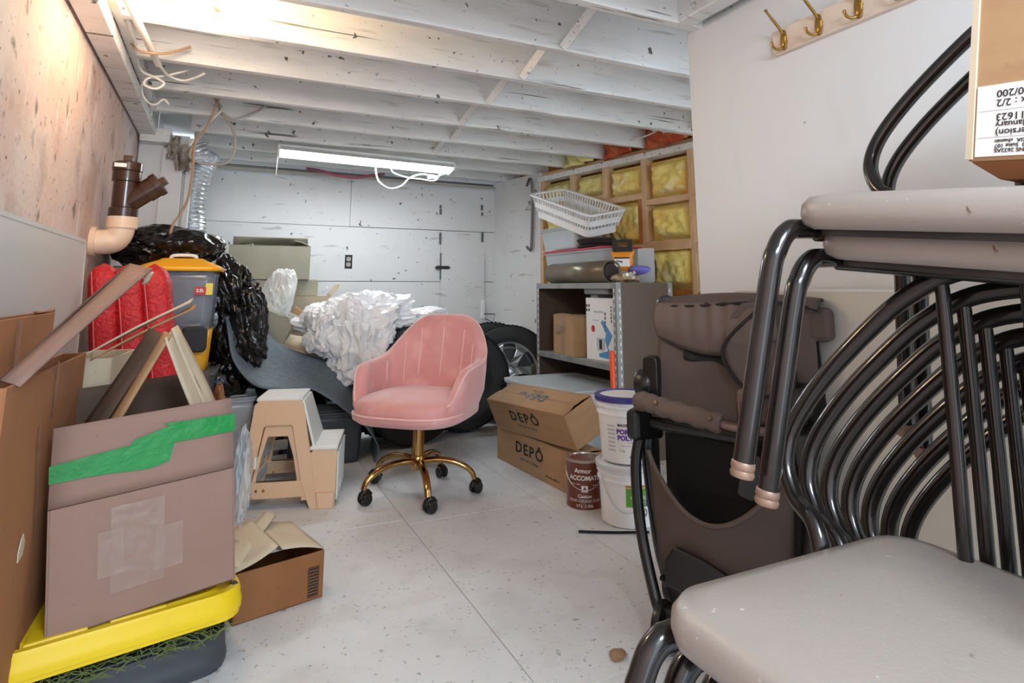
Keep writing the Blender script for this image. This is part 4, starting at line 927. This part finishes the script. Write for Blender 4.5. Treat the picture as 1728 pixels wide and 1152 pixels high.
for k, (y, z) in enumerate(((-.02, .66), (.03, .60), (-.06, .56), (.05, .68))):
    decal([(-.02, -.012), (.02, -.012), (.02, .012), (.014, .012), (.014, -.006), (-.014, -.006), (-.014, .012), (-.02, .012)], 'ink_faded', M_ @ frame((Lx/2+.003, y, z), (0, .9, .4), (0, -.4, .9)), t)
lettering('HAUT', .05, M_ @ frame((Lx/2+.0035, -.02, .50), (0, .2, 1), (0, -1, .2)), 'ink_faded', t)

# the box with green tape
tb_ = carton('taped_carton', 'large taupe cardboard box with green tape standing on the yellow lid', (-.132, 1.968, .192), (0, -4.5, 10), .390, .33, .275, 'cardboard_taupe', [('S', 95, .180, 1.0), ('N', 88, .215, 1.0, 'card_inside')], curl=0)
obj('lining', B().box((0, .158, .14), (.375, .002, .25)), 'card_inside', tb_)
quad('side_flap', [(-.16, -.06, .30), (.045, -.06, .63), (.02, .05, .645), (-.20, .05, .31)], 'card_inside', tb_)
quad('side_flap', [(-.135, -.115, .285), (.055, -.115, .632), (.043, -.085, .642), (-.165, -.085, .29)], 'cardboard', tb_)
quad('side_flap', [(.155, -.12, .30), (.040, -.12, .625), (.062, -.05, .640), (.190, -.05, .31)], 'cardboard_pale', tb_)
quad('side_flap', [(.180, -.07, .33), (.060, -.07, .645), (.078, -.03, .65), (.207, -.03, .34)], 'cardboard_pale', tb_)
crumple('torn_edge', None, (.19, .0, .40), (.012, .06, .06), 'cardboard_dark', None, 41, .3, 2, parent=tb_, sub=4)
# green tape: two ragged strips on the raised front flap
FS = frame((0, -.165, .275), (1, 0, 0), Vector((0, -math.cos(math.radians(85)), math.sin(math.radians(85)))))   # origin at the fold, y up the flap, z towards the camera
if (FS.to_3x3() @ Vector((0, 0, 1))).y > 0: FS = FS @ Matrix.Diagonal((-1, 1, -1, 1))
def strip(P, m, name, lift, parent, seed, F=FS):
    top, bot = [Vector(p) for p in P[0]], [Vector(p) for p in P[1]]
    A_, B_ = sm([(p.x, p.y, 0) for p in top], 6), sm([(p.x, p.y, 0) for p in bot], 6); n_ = min(len(A_), len(B_))
    def f(u, v):
        p = A_[int(round(u*(n_-1)))].lerp(B_[int(round(u*(n_-1)))], v); return F @ Vector((p.x, p.y, lift+.0022*abs(nz((p.x*40, p.y*40, seed), 1))))
    return obj(name, B().grid(f, n_, 8), m, parent, smooth=40)
strip(([(-.194, .100), (-.10, .108), (0, .115), (.06, .120)], [(-.194, .060), (-.10, .058), (0, .048), (.045, .058)]), 'green_tape', 'green_tape_strip', .0045, tb_, 1)
strip(([(-.03, .124), (.05, .142), (.12, .146), (.194, .142)], [(-.06, .086), (.04, .098), (.12, .098), (.194, .098)]), 'green_tape', 'green_tape_strip', .006, tb_, 2)
strip(([(.03, .150), (.06, .148), (.10, .146), (.12, .146)], [(.045, .140), (.06, .135), (.10, .13), (.12, .13)]), 'green_tape', 'green_tape_strip', .0055, tb_, 3)
FB_ = frame((0, -.1655, 0), (1, 0, 0), (0, 0, 1))
tape(tb_, FB_ @ TM((-.02, .155, 0)), .11, .19, 'clear_tape', seed=11, wr=.004, nu=30, nv=30)
tape(tb_, FB_ @ TM((-.075, .15, .0)), .05, .10, 'clear_tape', seed=12, wr=.002)
tape(tb_, FB_ @ TM((.045, .13, .0)), .06, .10, 'clear_tape', seed=13, wr=.002)

# yellow bin lid under it, grey bin lid below
def bin_lid(name, label, loc, rot, L, Wd, m, th_=.055):
    t = thing(name, label, 'bin lid', loc, [math.radians(a) for a in rot])
    pr_ = [(1.0, 0), (1.004, .012), (1.0, .024), (.985, .030), (.982, .046), (.965, th_), (.90, th_), (.885, th_-.016), (.78, th_-.016), (.77, th_-.004), (.0005, th_-.004)]
    def f(u, v):
        s, z = pr_[int(round(v*10))]; o = rrect(1, 1, .14 if L > Wd else .1, 6); n_ = len(o); i = int(round(u*n_)) % n_
        ex = (1-s); return (o[i][0]*(L-ex*Wd), o[i][1]*(Wd-ex*Wd), z)
    n_ = len(rrect(1, 1, .1, 6))
    obj('lid_shell', B().grid(f, n_, 11, closeu=True), m, t, smooth=35)
    obj('under_skirt', B().ring(rrect(L*.99, Wd*.985, .06), rrect(L*.95, Wd*.93, .05), .012, M=TM((0, 0, -.010))), m, t)
    for s in (-1, 1): obj('latch_tab', B().box((s*(L/2-.035), 0, th_+.003), (.035, .10, .012)), m, t, bevel=.004)
    for x in (-.25, .05): obj('raised_boss', B().prism([(-.06, -.03), (.06, -.03), (.045, .03), (-.045, .03)], .014, M=TM((x*L, -Wd*.36, th_-.012))), m, t, bevel=.004)
    for s in (-1, 1): obj('lock_hole', B().box((s*(L/2-.022), -Wd*.38, th_-.002), (.014, .02, .006)), 'print_black', t)
    return t
bin_lid('yellow_tray', 'bright yellow plastic bin cover under the taped box', (-.185, 1.975, .130), (0, 0, 13), .53, .42, 'yellow_plastic')
bin_lid('grey_bin_tray', 'dark grey plastic bin cover on the floor below the yellow one', (-.205, 1.965, .010), (0, 0, 13), .52, .38, 'dark_grey_plastic', .075)
t = thing('lid_spacer', 'flat dark tub lying between the yellow and grey lids', 'tub', (-.21, 2.02, .083), (0, 0, math.radians(13)))
obj('tub_body', B().prism(rrect(.40, .24, .04), .042), 'dark_grey_plastic', t, bevel=.004)
gb = B()
for k in range(260):
    x = random.uniform(-.40, .06); y = 1.74+(x+.2)*.23+random.uniform(-.02, .09); a = random.uniform(0, 2*PI); l_ = random.uniform(.02, .07)
    p = Vector((x, y, .092+random.uniform(0, .012))); d = Vector((math.cos(a)*l_, math.sin(a)*l_*.5, random.uniform(.0, .022)))
    gb.tube([p, p+d*.5+Vector((0, 0, .006)), p+d], [.0012, .001, .0004], 3, cap=False)
tag(obj('dry_grass', gb, 'grass'), 'dry green grass clippings between the two bin lids', 'grass', kind='stuff')

# small open box on the floor
c_ = carton('open_carton', 'small brown open cardboard box on the floor with torn pale flaps', (.190, 2.222, .0), (0, 0, 14), .265, .30, .135, 'cardboard_dark', [('W', 18, .13, .95, 'cardboard_pale'), ('E', 12, .13, .95, 'cardboard_pale')])
quad('torn_flap', [(-.12, -.13, .142), (.07, .12, .178), (.05, .16, .186), (-.15, -.02, .15)], 'cardboard_pale', c_)
obj('paper_slip', B().box((-.02, -.02, .139), (.12, .11, .002)), 'paper_white', c_)
F_ = frame((.1, -.1512, .05), (1, 0, 0), (0, 0, 1))
for k in range(9): decal([(-.014, -.036+.009*k), (.014, -.036+.009*k), (.014, -.031+.009*k), (-.014, -.031+.009*k)], 'ink', F_, c_, 'printed_bar')
obj('print_frame', B().ring([(-.017, -.04), (.017, -.04), (.017, .045), (-.017, .045)], [(-.0155, -.0385), (.0155, -.0385), (.0155, .0435), (-.0155, .0435)], .0008, M=F_), 'ink', c_)

# red folded cushion
t = thing('folding_cushion', 'red ribbed vinyl folding cushion leaning among the boxes', 'cushion')
def bolster(x0, x1, y, w, d):
    lo_, hi_ = Vector((x0, y, .30)), Vector((x1, y+.04, 1.045))
    def f(u, v):
        a = u*2*PI; e = min(1, (min(v, 1-v)*9)); e = math.sqrt(max(0.0, 1-(1-e)**2)) if e < 1 else 1
        p = lo_.lerp(hi_, v); c = math.cos(a); s = math.sin(a)
        return (p.x+w*sgp(c, .7)*max(e, .05), p.y+d*sgp(s, .7)*max(e, .05), p.z)
    return B().grid(f, 28, 40, closeu=True)
for k in range(3):
    p_ = obj('bolster', bolster(-.335+.100*k, -.425+.088*k, 2.86-.012*k, .056, .075), 'red_vinyl', t, smooth=60)
    for s in (-.5,): obj('piping', B().tube([(-.335+.100*k+s*.06, 2.86-.012*k-.0725, .33), (-.425+.088*k+s*.06, 2.90-.012*k-.0725, 1.01)], .0022, 6), 'red_piping', p_)
# yellow lidded bin
t = thing('yellow_lid_bin', 'clear bin with amber yellow lid and base in the left pile', 'storage bin', (-.16, 3.21, .575), (0, 0, math.radians(-4)))
def tubf(z0, z1, s0, s1, k=6):
    def f(u, v):
        o = rrect(.29*(s0+(s1-s0)*v), .26*(s0+(s1-s0)*v), .035, k); n_ = len(o); i = int(round(u*n_)) % n_; return (*o[i], z0+(z1-z0)*v)
    return B().grid(f, len(rrect(1, 1, .1, k)), 5, closeu=True)
obj('base_tub', tubf(0, .19, .86, .93), 'amber_plastic', t, smooth=40, solid=.003)
obj('base_floor', B().prism(rrect(.245, .22, .03), .004), 'amber_plastic', t)
obj('clear_body', tubf(.185, .455, .93, 1.0), 'grey_clear', t, smooth=40, solid=.003)
ld = obj('lid', B().grid(lambda u, v: (lambda s, z: (*[c*s for c in rrect(.33, .30, .05, 6)[int(round(u*28)) % 28]], z))(*[(1.0, .448), (1.02, .456), (1.0, .466), (.9, .476), (.55, .50), (.5, .506), (.0005, .508)][int(round(v*6))]), 28, 7, closeu=True), 'amber_plastic', t, smooth=35)
obj('lid_handle', B().tube(sm([(-.055, -.02, .503), (-.04, -.02, .52), (.04, -.02, .52), (.055, -.02, .503)], 5), .008, 8), 'white_plastic', ld, smooth=50)
obj('scoop_latch', B().prism(rrect(.10, .11, .02), .03, M=frame((.085, -.145, .15), (1, 0, 0), (0, 0, 1))), 'print_black', t, bevel=.006)
decal(rrect(.048, .035, .006, cx=.09, cy=.36), 'label_red', frame((0, -.149, 0), (1, 0, 0), (0, .03, 1)), t, 'sticker'); decal(rrect(.03, .052, .004, cx=.125, cy=.368), 'label_yellow', frame((0, -.148, 0), (1, 0, 0), (0, .03, 1)), t, 'sticker')
lettering('2.5L', .018, frame((.09, -.1402, .361), (1, 0, 0), (0, .03, 1)), 'label_white', t, bold=.0006)
obj('contents', B().prism(rrect(.20, .18, .04), .22, M=TM((-.01, .01, .20))), 'dark_grey_plastic', t, bevel=.03)
th = bin_('storage_bin', 'dark tub under the yellow lidded bin', (-.16, 3.21, .002), (0, 0, -4), .32, .30, .558, 'dark_grey_plastic', True)
carton('storage_carton', 'grey cardboard box under the upper black bag by the corner post', (-.335, 3.56, .003), (0, 0, 0), .26, .34, 1.04, 'cardboard_grey', [('N', 0, .16), ('S', 0, .16)])
mat('leaf_brown', (150, 116, 84), .8)
crumple('dead_leaf', 'tiny crumpled dead leaf on the floor near the front', (1.0, 1.452, .008), (.02, .016, .008), 'leaf_brown', 'leaf', 51, .5, 2, sub=3)

# ================================================================ STACKING CHAIRS, STROLLER, FOREGROUND RIGHT
mat('chair_tube', (30, 26, 24), .22, .25, coat=.5, layers=[(5, .55, .75, (52, 40, 32), .6)])
mat('vinyl_taupe', (154, 144, 136), .36, layers=[(3, .45, .7, (145, 134, 126), .7), (70, .70, .75, (206, 198, 190), .7), (44, .735, .76, (90, 60, 40), .8)], bump=(220, .06))
mat('foot_cap', (150, 122, 104), .4, .3)
mat('brown_canvas', (88, 72, 64), .75, layers=[(5, .45, .7, (76, 62, 55), .7)], bump=(200, .08))
mat('brown_canvas_lt', (102, 86, 77), .75, bump=(200, .08))
mat('dark_mesh', (28, 24, 23), .8)
mat('stroller_black', (20, 19, 19), .35, coat=.2)
mat('stroller_metal', (120, 100, 90), .3, .8)
mat('board_beige', (206, 202, 192), .45, layers=[(1.5, .45, .7, (196, 192, 184), .6)])
RT = .0132
def chair_meshes():
    seat = B(); out = []
    for x, y in rrect(.45, .44, .055, 11): out.append((x, y))
    pf = [(.93, .385), (.985, .392), (1.0, .406), (.995, .422), (.96, .434), (.85, .440), (.55, .443), (.0005, .444)]
    seat.grid(lambda u, v: (out[int(round(u*48)) % 48][0]*pf[int(round(v*7))][0], out[int(round(u*48)) % 48][1]*pf[int(round(v*7))][0], pf[int(round(v*7))][1]), 48, 8, closeu=True)
    hoop = [(.09, .236, .405), (.098, .252, .449), (.106, .290, .475), (.119, .313, .52), (.136, .304, .577), (.158, .261, .649), (.182, .193, .729), (.195, .145, .773), (.205, .085, .806), (.209, 0, .818)]
    full = [(.15, .262, .034), (.10, .240, .30)]+hoop
    pts = full+[(x, -y, z) for x, y, z in reversed(full[:-1])]
    H = B().tube(sm(pts, 7), RT, 12)
    legs = []
    for s in (1, -1):
        legs.append(B().tube(sm([(-.300, s*.222, .034), (-.258, s*.218, .30), (-.243, s*.217, .352), (-.222, s*.216, .380), (-.19, s*.215, .386), (-.05, s*.216, .388), (.095, s*.222, .395)], 7), .0155, 12))
    slats = [B().tube([(.185, y, .40), (.196, y, .60), (.206-.002*(abs(y) > .05), y, .815-1.45*y*y)], .009, 10) for y in (-.1, 0, .1)]
    bar = B().tube(sm([(.10, -.225, .40), (.17, -.17, .40), (.187, 0, .40), (.17, .17, .40), (.10, .225, .40)], 6), .010, 10)
    caps = [B().lathe([(.006, .0), (.0160, .001), (.0175, .006), (.0155, .011), (.017, .014), (.0165, .022), (.0156, .023)], 16, M=TM((x, y, .0215), (0, r_, 0))) for x, y, r_ in ((-.302, .222, 8), (-.302, -.222, 8), (.15, .262, -8), (.15, -.262, -8))]
    under = B().prism([(p[0]*.9, p[1]*.9) for p in out], .01, M=TM((0, 0, .376)))
    return seat, H, legs, slats, bar, caps, under
seat, H, legs, slats, bar, caps, under = chair_meshes()
proto = thing('stacking_chair', '', 'chair', (0, 0, 0), group='black tube stacking chairs')
s_ = obj('seat', seat, 'vinyl_taupe', proto, smooth=50); obj('seat_base', under, 'dark_felt', proto)
obj('back_hoop', H, 'chair_tube', proto, smooth=70)
for l_ in legs: obj('front_leg', l_, 'chair_tube', proto, smooth=70)
for l_ in slats: obj('back_slat', l_, 'chair_tube', proto, smooth=70)
obj('seat_bar', bar, 'chair_tube', proto, smooth=70)
obj('seat_bar', B().tube([(-.16, -.216, .376), (-.16, .216, .376)], .009, 8), 'chair_tube', proto, smooth=70)
for l_ in caps: obj('foot_cap', l_, 'foot_cap', proto, smooth=40)
NM = ['topmost', 'second', 'third', 'fourth', 'fifth', 'sixth', 'lowest']
DXc, DZc = .0465, .0305
for k in range(7):
    lab = '%s black tube chair of the lower stack, counted from its taupe top seat' % NM[k]
    if k == 0: lab = 'taupe seated black chair on top of the lower stack, nearest the camera'
    if k == 6: lab = 'lowest black tube chair of the stack, standing on the floor'
    loc = (.705+DXc*k, .408, .163-DZc*k)
    if k == 0: proto.location = loc; proto['label'] = lab
    else: dup(proto, loc, label=lab)
dup(proto, (1.003, .475, .634), (math.radians(6), 0, 0), 'uppermost chair under the brown box, set above the lower stack')
dup(proto, (1.048, .475, .590), (math.radians(6), 0, 0), 'second chair from the top, directly under the uppermost seat')

# brown box on the top chair
t = thing('shipping_box', 'brown shipping box with an upside down white label on the top chair', 'cardboard box', (1.02, .283, 1.064), (math.radians(8), math.radians(2), math.radians(-2)))
b = B().hexa([(-.13, -.13, 0), (.13, -.13, 0), (.13, .13, 0), (-.13, .13, 0)], [(-.15, -.155, .022), (.15, -.155, .022), (.15, .155, .022), (-.15, .155, .022)])
obj('bottom_flaps', b, 'cardboard_dark', t, bevel=.002)
obj('body', B().box((0, 0, .197), (.304, .314, .35)), 'cardboard', t, bevel=.003)
obj('side_edge', B().box((-.1535, .154, .197), (.004, .008, .345)), 'cardboard_pale', t)
F_ = frame((-.1525, .0, .082), (0, 1, 0), (0, 0, -1))       # upside-down label: x to the viewer's left, y down
if (F_.to_3x3() @ Vector((0, 0, 1))).x > 0: F_ = F_ @ Matrix.Diagonal((1, 1, -1, 1))
F_ = frame((-.1532, .03, .0815), (0, 1, 0), (0, 0, -1))
obj('label', B().box((-.1532, .05, .0735), (.0015, .195, .092)), 'label_white', t)
G_ = frame((-.1545, .125, .0735), (0, 1, 0), (0, 0, -1))
for txt, sz, dy in (('Pcs) : 100/200', .013, -.034), ('Box : 2/2', .013, -.022), ('777211623', .013, -.004), ('January', .011, .006), ('(English version)', .012, .016), ('Canada  OCS  CEO  XIA  chemin', .007, .027), ('Montréal  rue du papier  4800  Suite 107', .007, .033), ('DOCUMENTS I MAGASINS 2622AS', .007, .039)):
    lettering(txt, sz, G_ @ TM((0, dy, 0)), 'ink', t, align='RIGHT')
for dy in (.013, -.0215): obj('label_rule', B().box((-.1545, .05, .0735+dy), (.0004, .19, .0006)), 'label_grey', t)

# beige board behind the chairs
M_ = frame((1.505, .83, .472), (0, -1, 0), (.055, 0, 1))
t = thing('folding_board', 'beige round cornered board leaning on the white wall behind the chairs', 'board')
obj('panel', B().prism(rrect(1.36, .94, .045), .018, M=M_), 'board_beige', t, bevel=.003)
obj('edge_band', B().ring(rrect(1.366, .946, .047), rrect(1.352, .932, .042), .020, M=M_ @ TM((0, 0, -.001))), 'clean_wall', t)

# stroller
t = thing('stroller', 'folded dark brown canvas stroller standing by the white wall', 'stroller', (1.362, 1.395, 0), (0, 0, math.radians(-64.5)))
def cloth(name, fn, nu, nv, m, parent=t, th_=.004): return obj(name, B().grid(fn, nu, nv), m, parent, smooth=60, solid=th_)
# side frames
for s in (-1, 1):
    fr = obj('side_frame', B().tube(sm([(s*.16, .0, .895), (s*.165, -.005, .82), (s*.185, -.02, .70), (s*.215, -.05, .60), (s*.222, -.06, .48), (s*.225, -.05, .40), (s*.20, -.05, .20), (s*.165, -.06, .10)], 6), .016, 10, flat=1.3), 'stroller_black', t, smooth=60)
    obj('top_knob', B().lathe([(.004, -.024), (.028, -.022), (.034, -.012), (.034, .012), (.028, .022), (.004, .024)], 24, M=TM((s*.165, -.012, .892), (90, 0, 20))), 'stroller_black', fr, smooth=50)
    obj('hinge_disc', B().lathe([(.004, -.03), (.04, -.028), (.045, -.018), (.045, .018), (.036, .028), (.004, .03)], 24, M=TM((s*.222, -.05, .655), (0, 90, 0))), 'stroller_black', fr, smooth=50)
    obj('hinge_bracket', B().prism(rrect(.05, .15, .02), .03, M=TM((s*.195, -.055, .67), (90, 0, 0))), 'stroller_black', fr, bevel=.006)
    obj('joint_block', B().hexa([(s*.24-.02, -.13, .50), (s*.24+.02, -.13, .50), (s*.215+.03, -.02, .49), (s*.215-.03, -.02, .49)], [(s*.235-.02, -.14, .585), (s*.235+.02, -.14, .585), (s*.22+.035, -.01, .60), (s*.22-.035, -.01, .60)]), 'stroller_black', fr, bevel=.012)
    lg = obj('front_leg', B().tube(sm([(s*.235, -.08, .52), (s*.245, -.10, .42), (s*.225, -.12, .26), (s*.17, -.16, .12), (s*.14, -.18, .075)], 6), .017, 10), 'stroller_black', t, smooth=60)
    rl = obj('rear_leg', B().tube(sm([(s*.22, -.02, .50), (s*.235, .02, .30), (s*.225, .05, .10), (s*.215, .055, .065)], 5), .014, 10), 'stroller_black', t, smooth=60)
    for (x, y, par, r_) in ((s*.105, -.185, lg, .058), (s*.215, .06, rl, .06)):
        for q in ((-1, 1) if r_ < .059 else (0,)):
            w_ = obj('wheel', B().lathe([(.012, -.013), (r_-.016, -.014), (r_-.002, -.010), (r_, 0), (r_-.002, .010), (r_-.016, .014), (.012, .013)], 28, M=TM((x+q*.028, y, r_), (0, 90, 0))), 'stroller_black', par, smooth=40)
        obj('wheel_fork', B().hexa([(x-.012, y-.02, r_), (x+.012, y-.02, r_), (x+.012, y+.02, r_), (x-.012, y+.02, r_)], [(x-.02, y-.022, r_+.05), (x+.02, y-.022, r_+.05), (x+.02, y+.03, r_+.05), (x-.02, y+.03, r_+.05)]), 'stroller_black', par, bevel=.006)
obj('rear_axle', B().tube([(-.215, .06, .06), (.215, .06, .06)], .008, 8), 'stroller_metal', t, smooth=50)
# seat back
cloth('seat_back', lambda u, v: ((u-.5)*(.35+.05*(1-v)), -.035-.04*(1-v)+.03*math.sin(u*PI)*(.4+v*.4)+.004*nz((u*4, v*4, 1), 1.5), .575+v*.30+.012*(2*u-1)), 24, 24, 'brown_canvas')
cloth('seat_band', lambda u, v: (-.10+u*.15, -.045+.012*math.sin(u*PI)-.012*v*(1-v), .735+v*.03-.02*u), 10, 6, 'dark_mesh')
cloth('upper_fold', lambda u, v: ((u-.5)*.36, -.055-.02*math.sin(v*PI)+.006*math.sin(u*46)*v*(1-abs(2*u-1)), .80+v*.102-.05*math.sin(u*PI)*(1-v)+.01*u), 60, 10, 'brown_canvas_lt')
cloth('canopy_top', lambda u, v: (-.16+u*.44, -.055+v*.13, .893+.028*math.sin(v*PI)+.014*math.sin(u*PI)-.004*v), 30, 10, 'brown_canvas')
obj('canopy_piping', B().tube(sm([(-.16, -.058, .892), (-.05, -.06, .895), (.08, -.06, .906), (.20, -.058, .908), (.28, -.05, .89)], 6), .004, 6), 'dark_mesh', t, smooth=60)
cloth('canopy_side', lambda u, v: (.03+.235*v+.06*(1-v)*(2*u-1)**2, -.075+.05*v, .905-u*(.245-.03*v)+.012*math.sin(v*PI)), 18, 16, 'brown_canvas')
obj('side_piping', B().tube(sm([(.13, -.074, .885), (.06, -.08, .82), (.03, -.08, .77), (.045, -.08, .72), (.10, -.074, .665), (.17, -.06, .655)], 6), .005, 6), 'dark_mesh', t, smooth=60)
obj('rear_pouch', B().prism(rrect(.10, .09, .02), .09, M=TM((.255, .06, .85), (90, 0, 0))), 'brown_canvas', t, bevel=.015)
obj('rear_panel', B().prism([(-.17, .35), (.20, .35), (.27, .60), (.26, .84), (-.15, .88), (-.19, .60)], .012, M=frame((0, .02, 0), (1, 0, 0), (0, 0, 1))), 'dark_mesh', t)
# bumper bar
gb_ = sm([(-.225, -.09, .60), (-.19, -.14, .618), (-.10, -.17, .612), (.03, -.175, .596), (.10, -.165, .585), (.19, -.13, .58), (.225, -.09, .58)], 8)
obj('bumper_bar', B().tube(gb_, .014, 10), 'stroller_metal', t, smooth=60)
k0 = gb_[4:27]; obj('bar_sleeve', B().tube(k0, [.026+.003*math.sin(i*1.9) for i in range(len(k0))], 14), 'brown_canvas_lt', t, smooth=60)
for i in (1, 10, 20): obj('snap', B().lathe([(.001, .006), (.006, .005), (.007, 0)], 12, M=Matrix.Translation(k0[i]+Vector((0, -.025, .012))) @ Euler((1.2, 0, 0)).to_matrix().to_4x4()), 'stroller_metal', t, smooth=50)
obj('cross_tube', B().tube([(-.22, -.06, .545), (.22, -.06, .53)], .02, 10), 'stroller_black', t, smooth=60)
obj('side_plate', B().prism(rrect(.045, .17, .02), .02, M=TM((.105, -.13, .60), (90, 0, 0))), 'stroller_metal', t, bevel=.006)
obj('adjuster_plate', B().prism(rrect(.05, .12, .015), .02, M=TM((.10, -.11, .46), (90, 12, 0))), 'stroller_black', t, bevel=.004)
# lower basket with dipping rim
def bk(u, v):
    x = -.205+u*.41; top = .47-.165*math.sin(min(1, u*1.02)*PI)**.8+.03*u; bot = .14
    return (x*(1-.12*(1-v)), -.095-.05*math.sin(u*PI)*(.4+.6*v)+.004*nz((u*5, v*3, 2), 1.3), bot+(top-bot)*v)
cloth('basket_front', bk, 30, 14, 'brown_canvas')
obj('basket_hem', B().tube([Vector(bk(i/30, 1)) for i in range(31)], .007, 6), 'brown_canvas_lt', t, smooth=60)
cloth('basket_back', lambda u, v: (-.20+u*.40, .015, .12+v*.40), 8, 8, 'dark_mesh')
obj('basket_floor', B().box((0, -.04, .13), (.36, .13, .012)), 'dark_mesh', t, bevel=.004)
fp = obj('foot_plate', B().prism([(-.13, 0), (.09, -.02), (.06, .06), (-.02, .085), (-.11, .10), (-.135, .06)], .022, M=frame((0, -.155, .145), (1, 0, 0), (0, .25, 1))), 'stroller_black', t, bevel=.008)
obj('foot_recess', B().tube(sm([(-.10, -.158, .17), (-.10, -.15, .21), (-.075, -.15, .222), (-.05, -.152, .20), (0, -.158, .17)], 5), .003, 6), 'stroller_metal', fp, smooth=60)
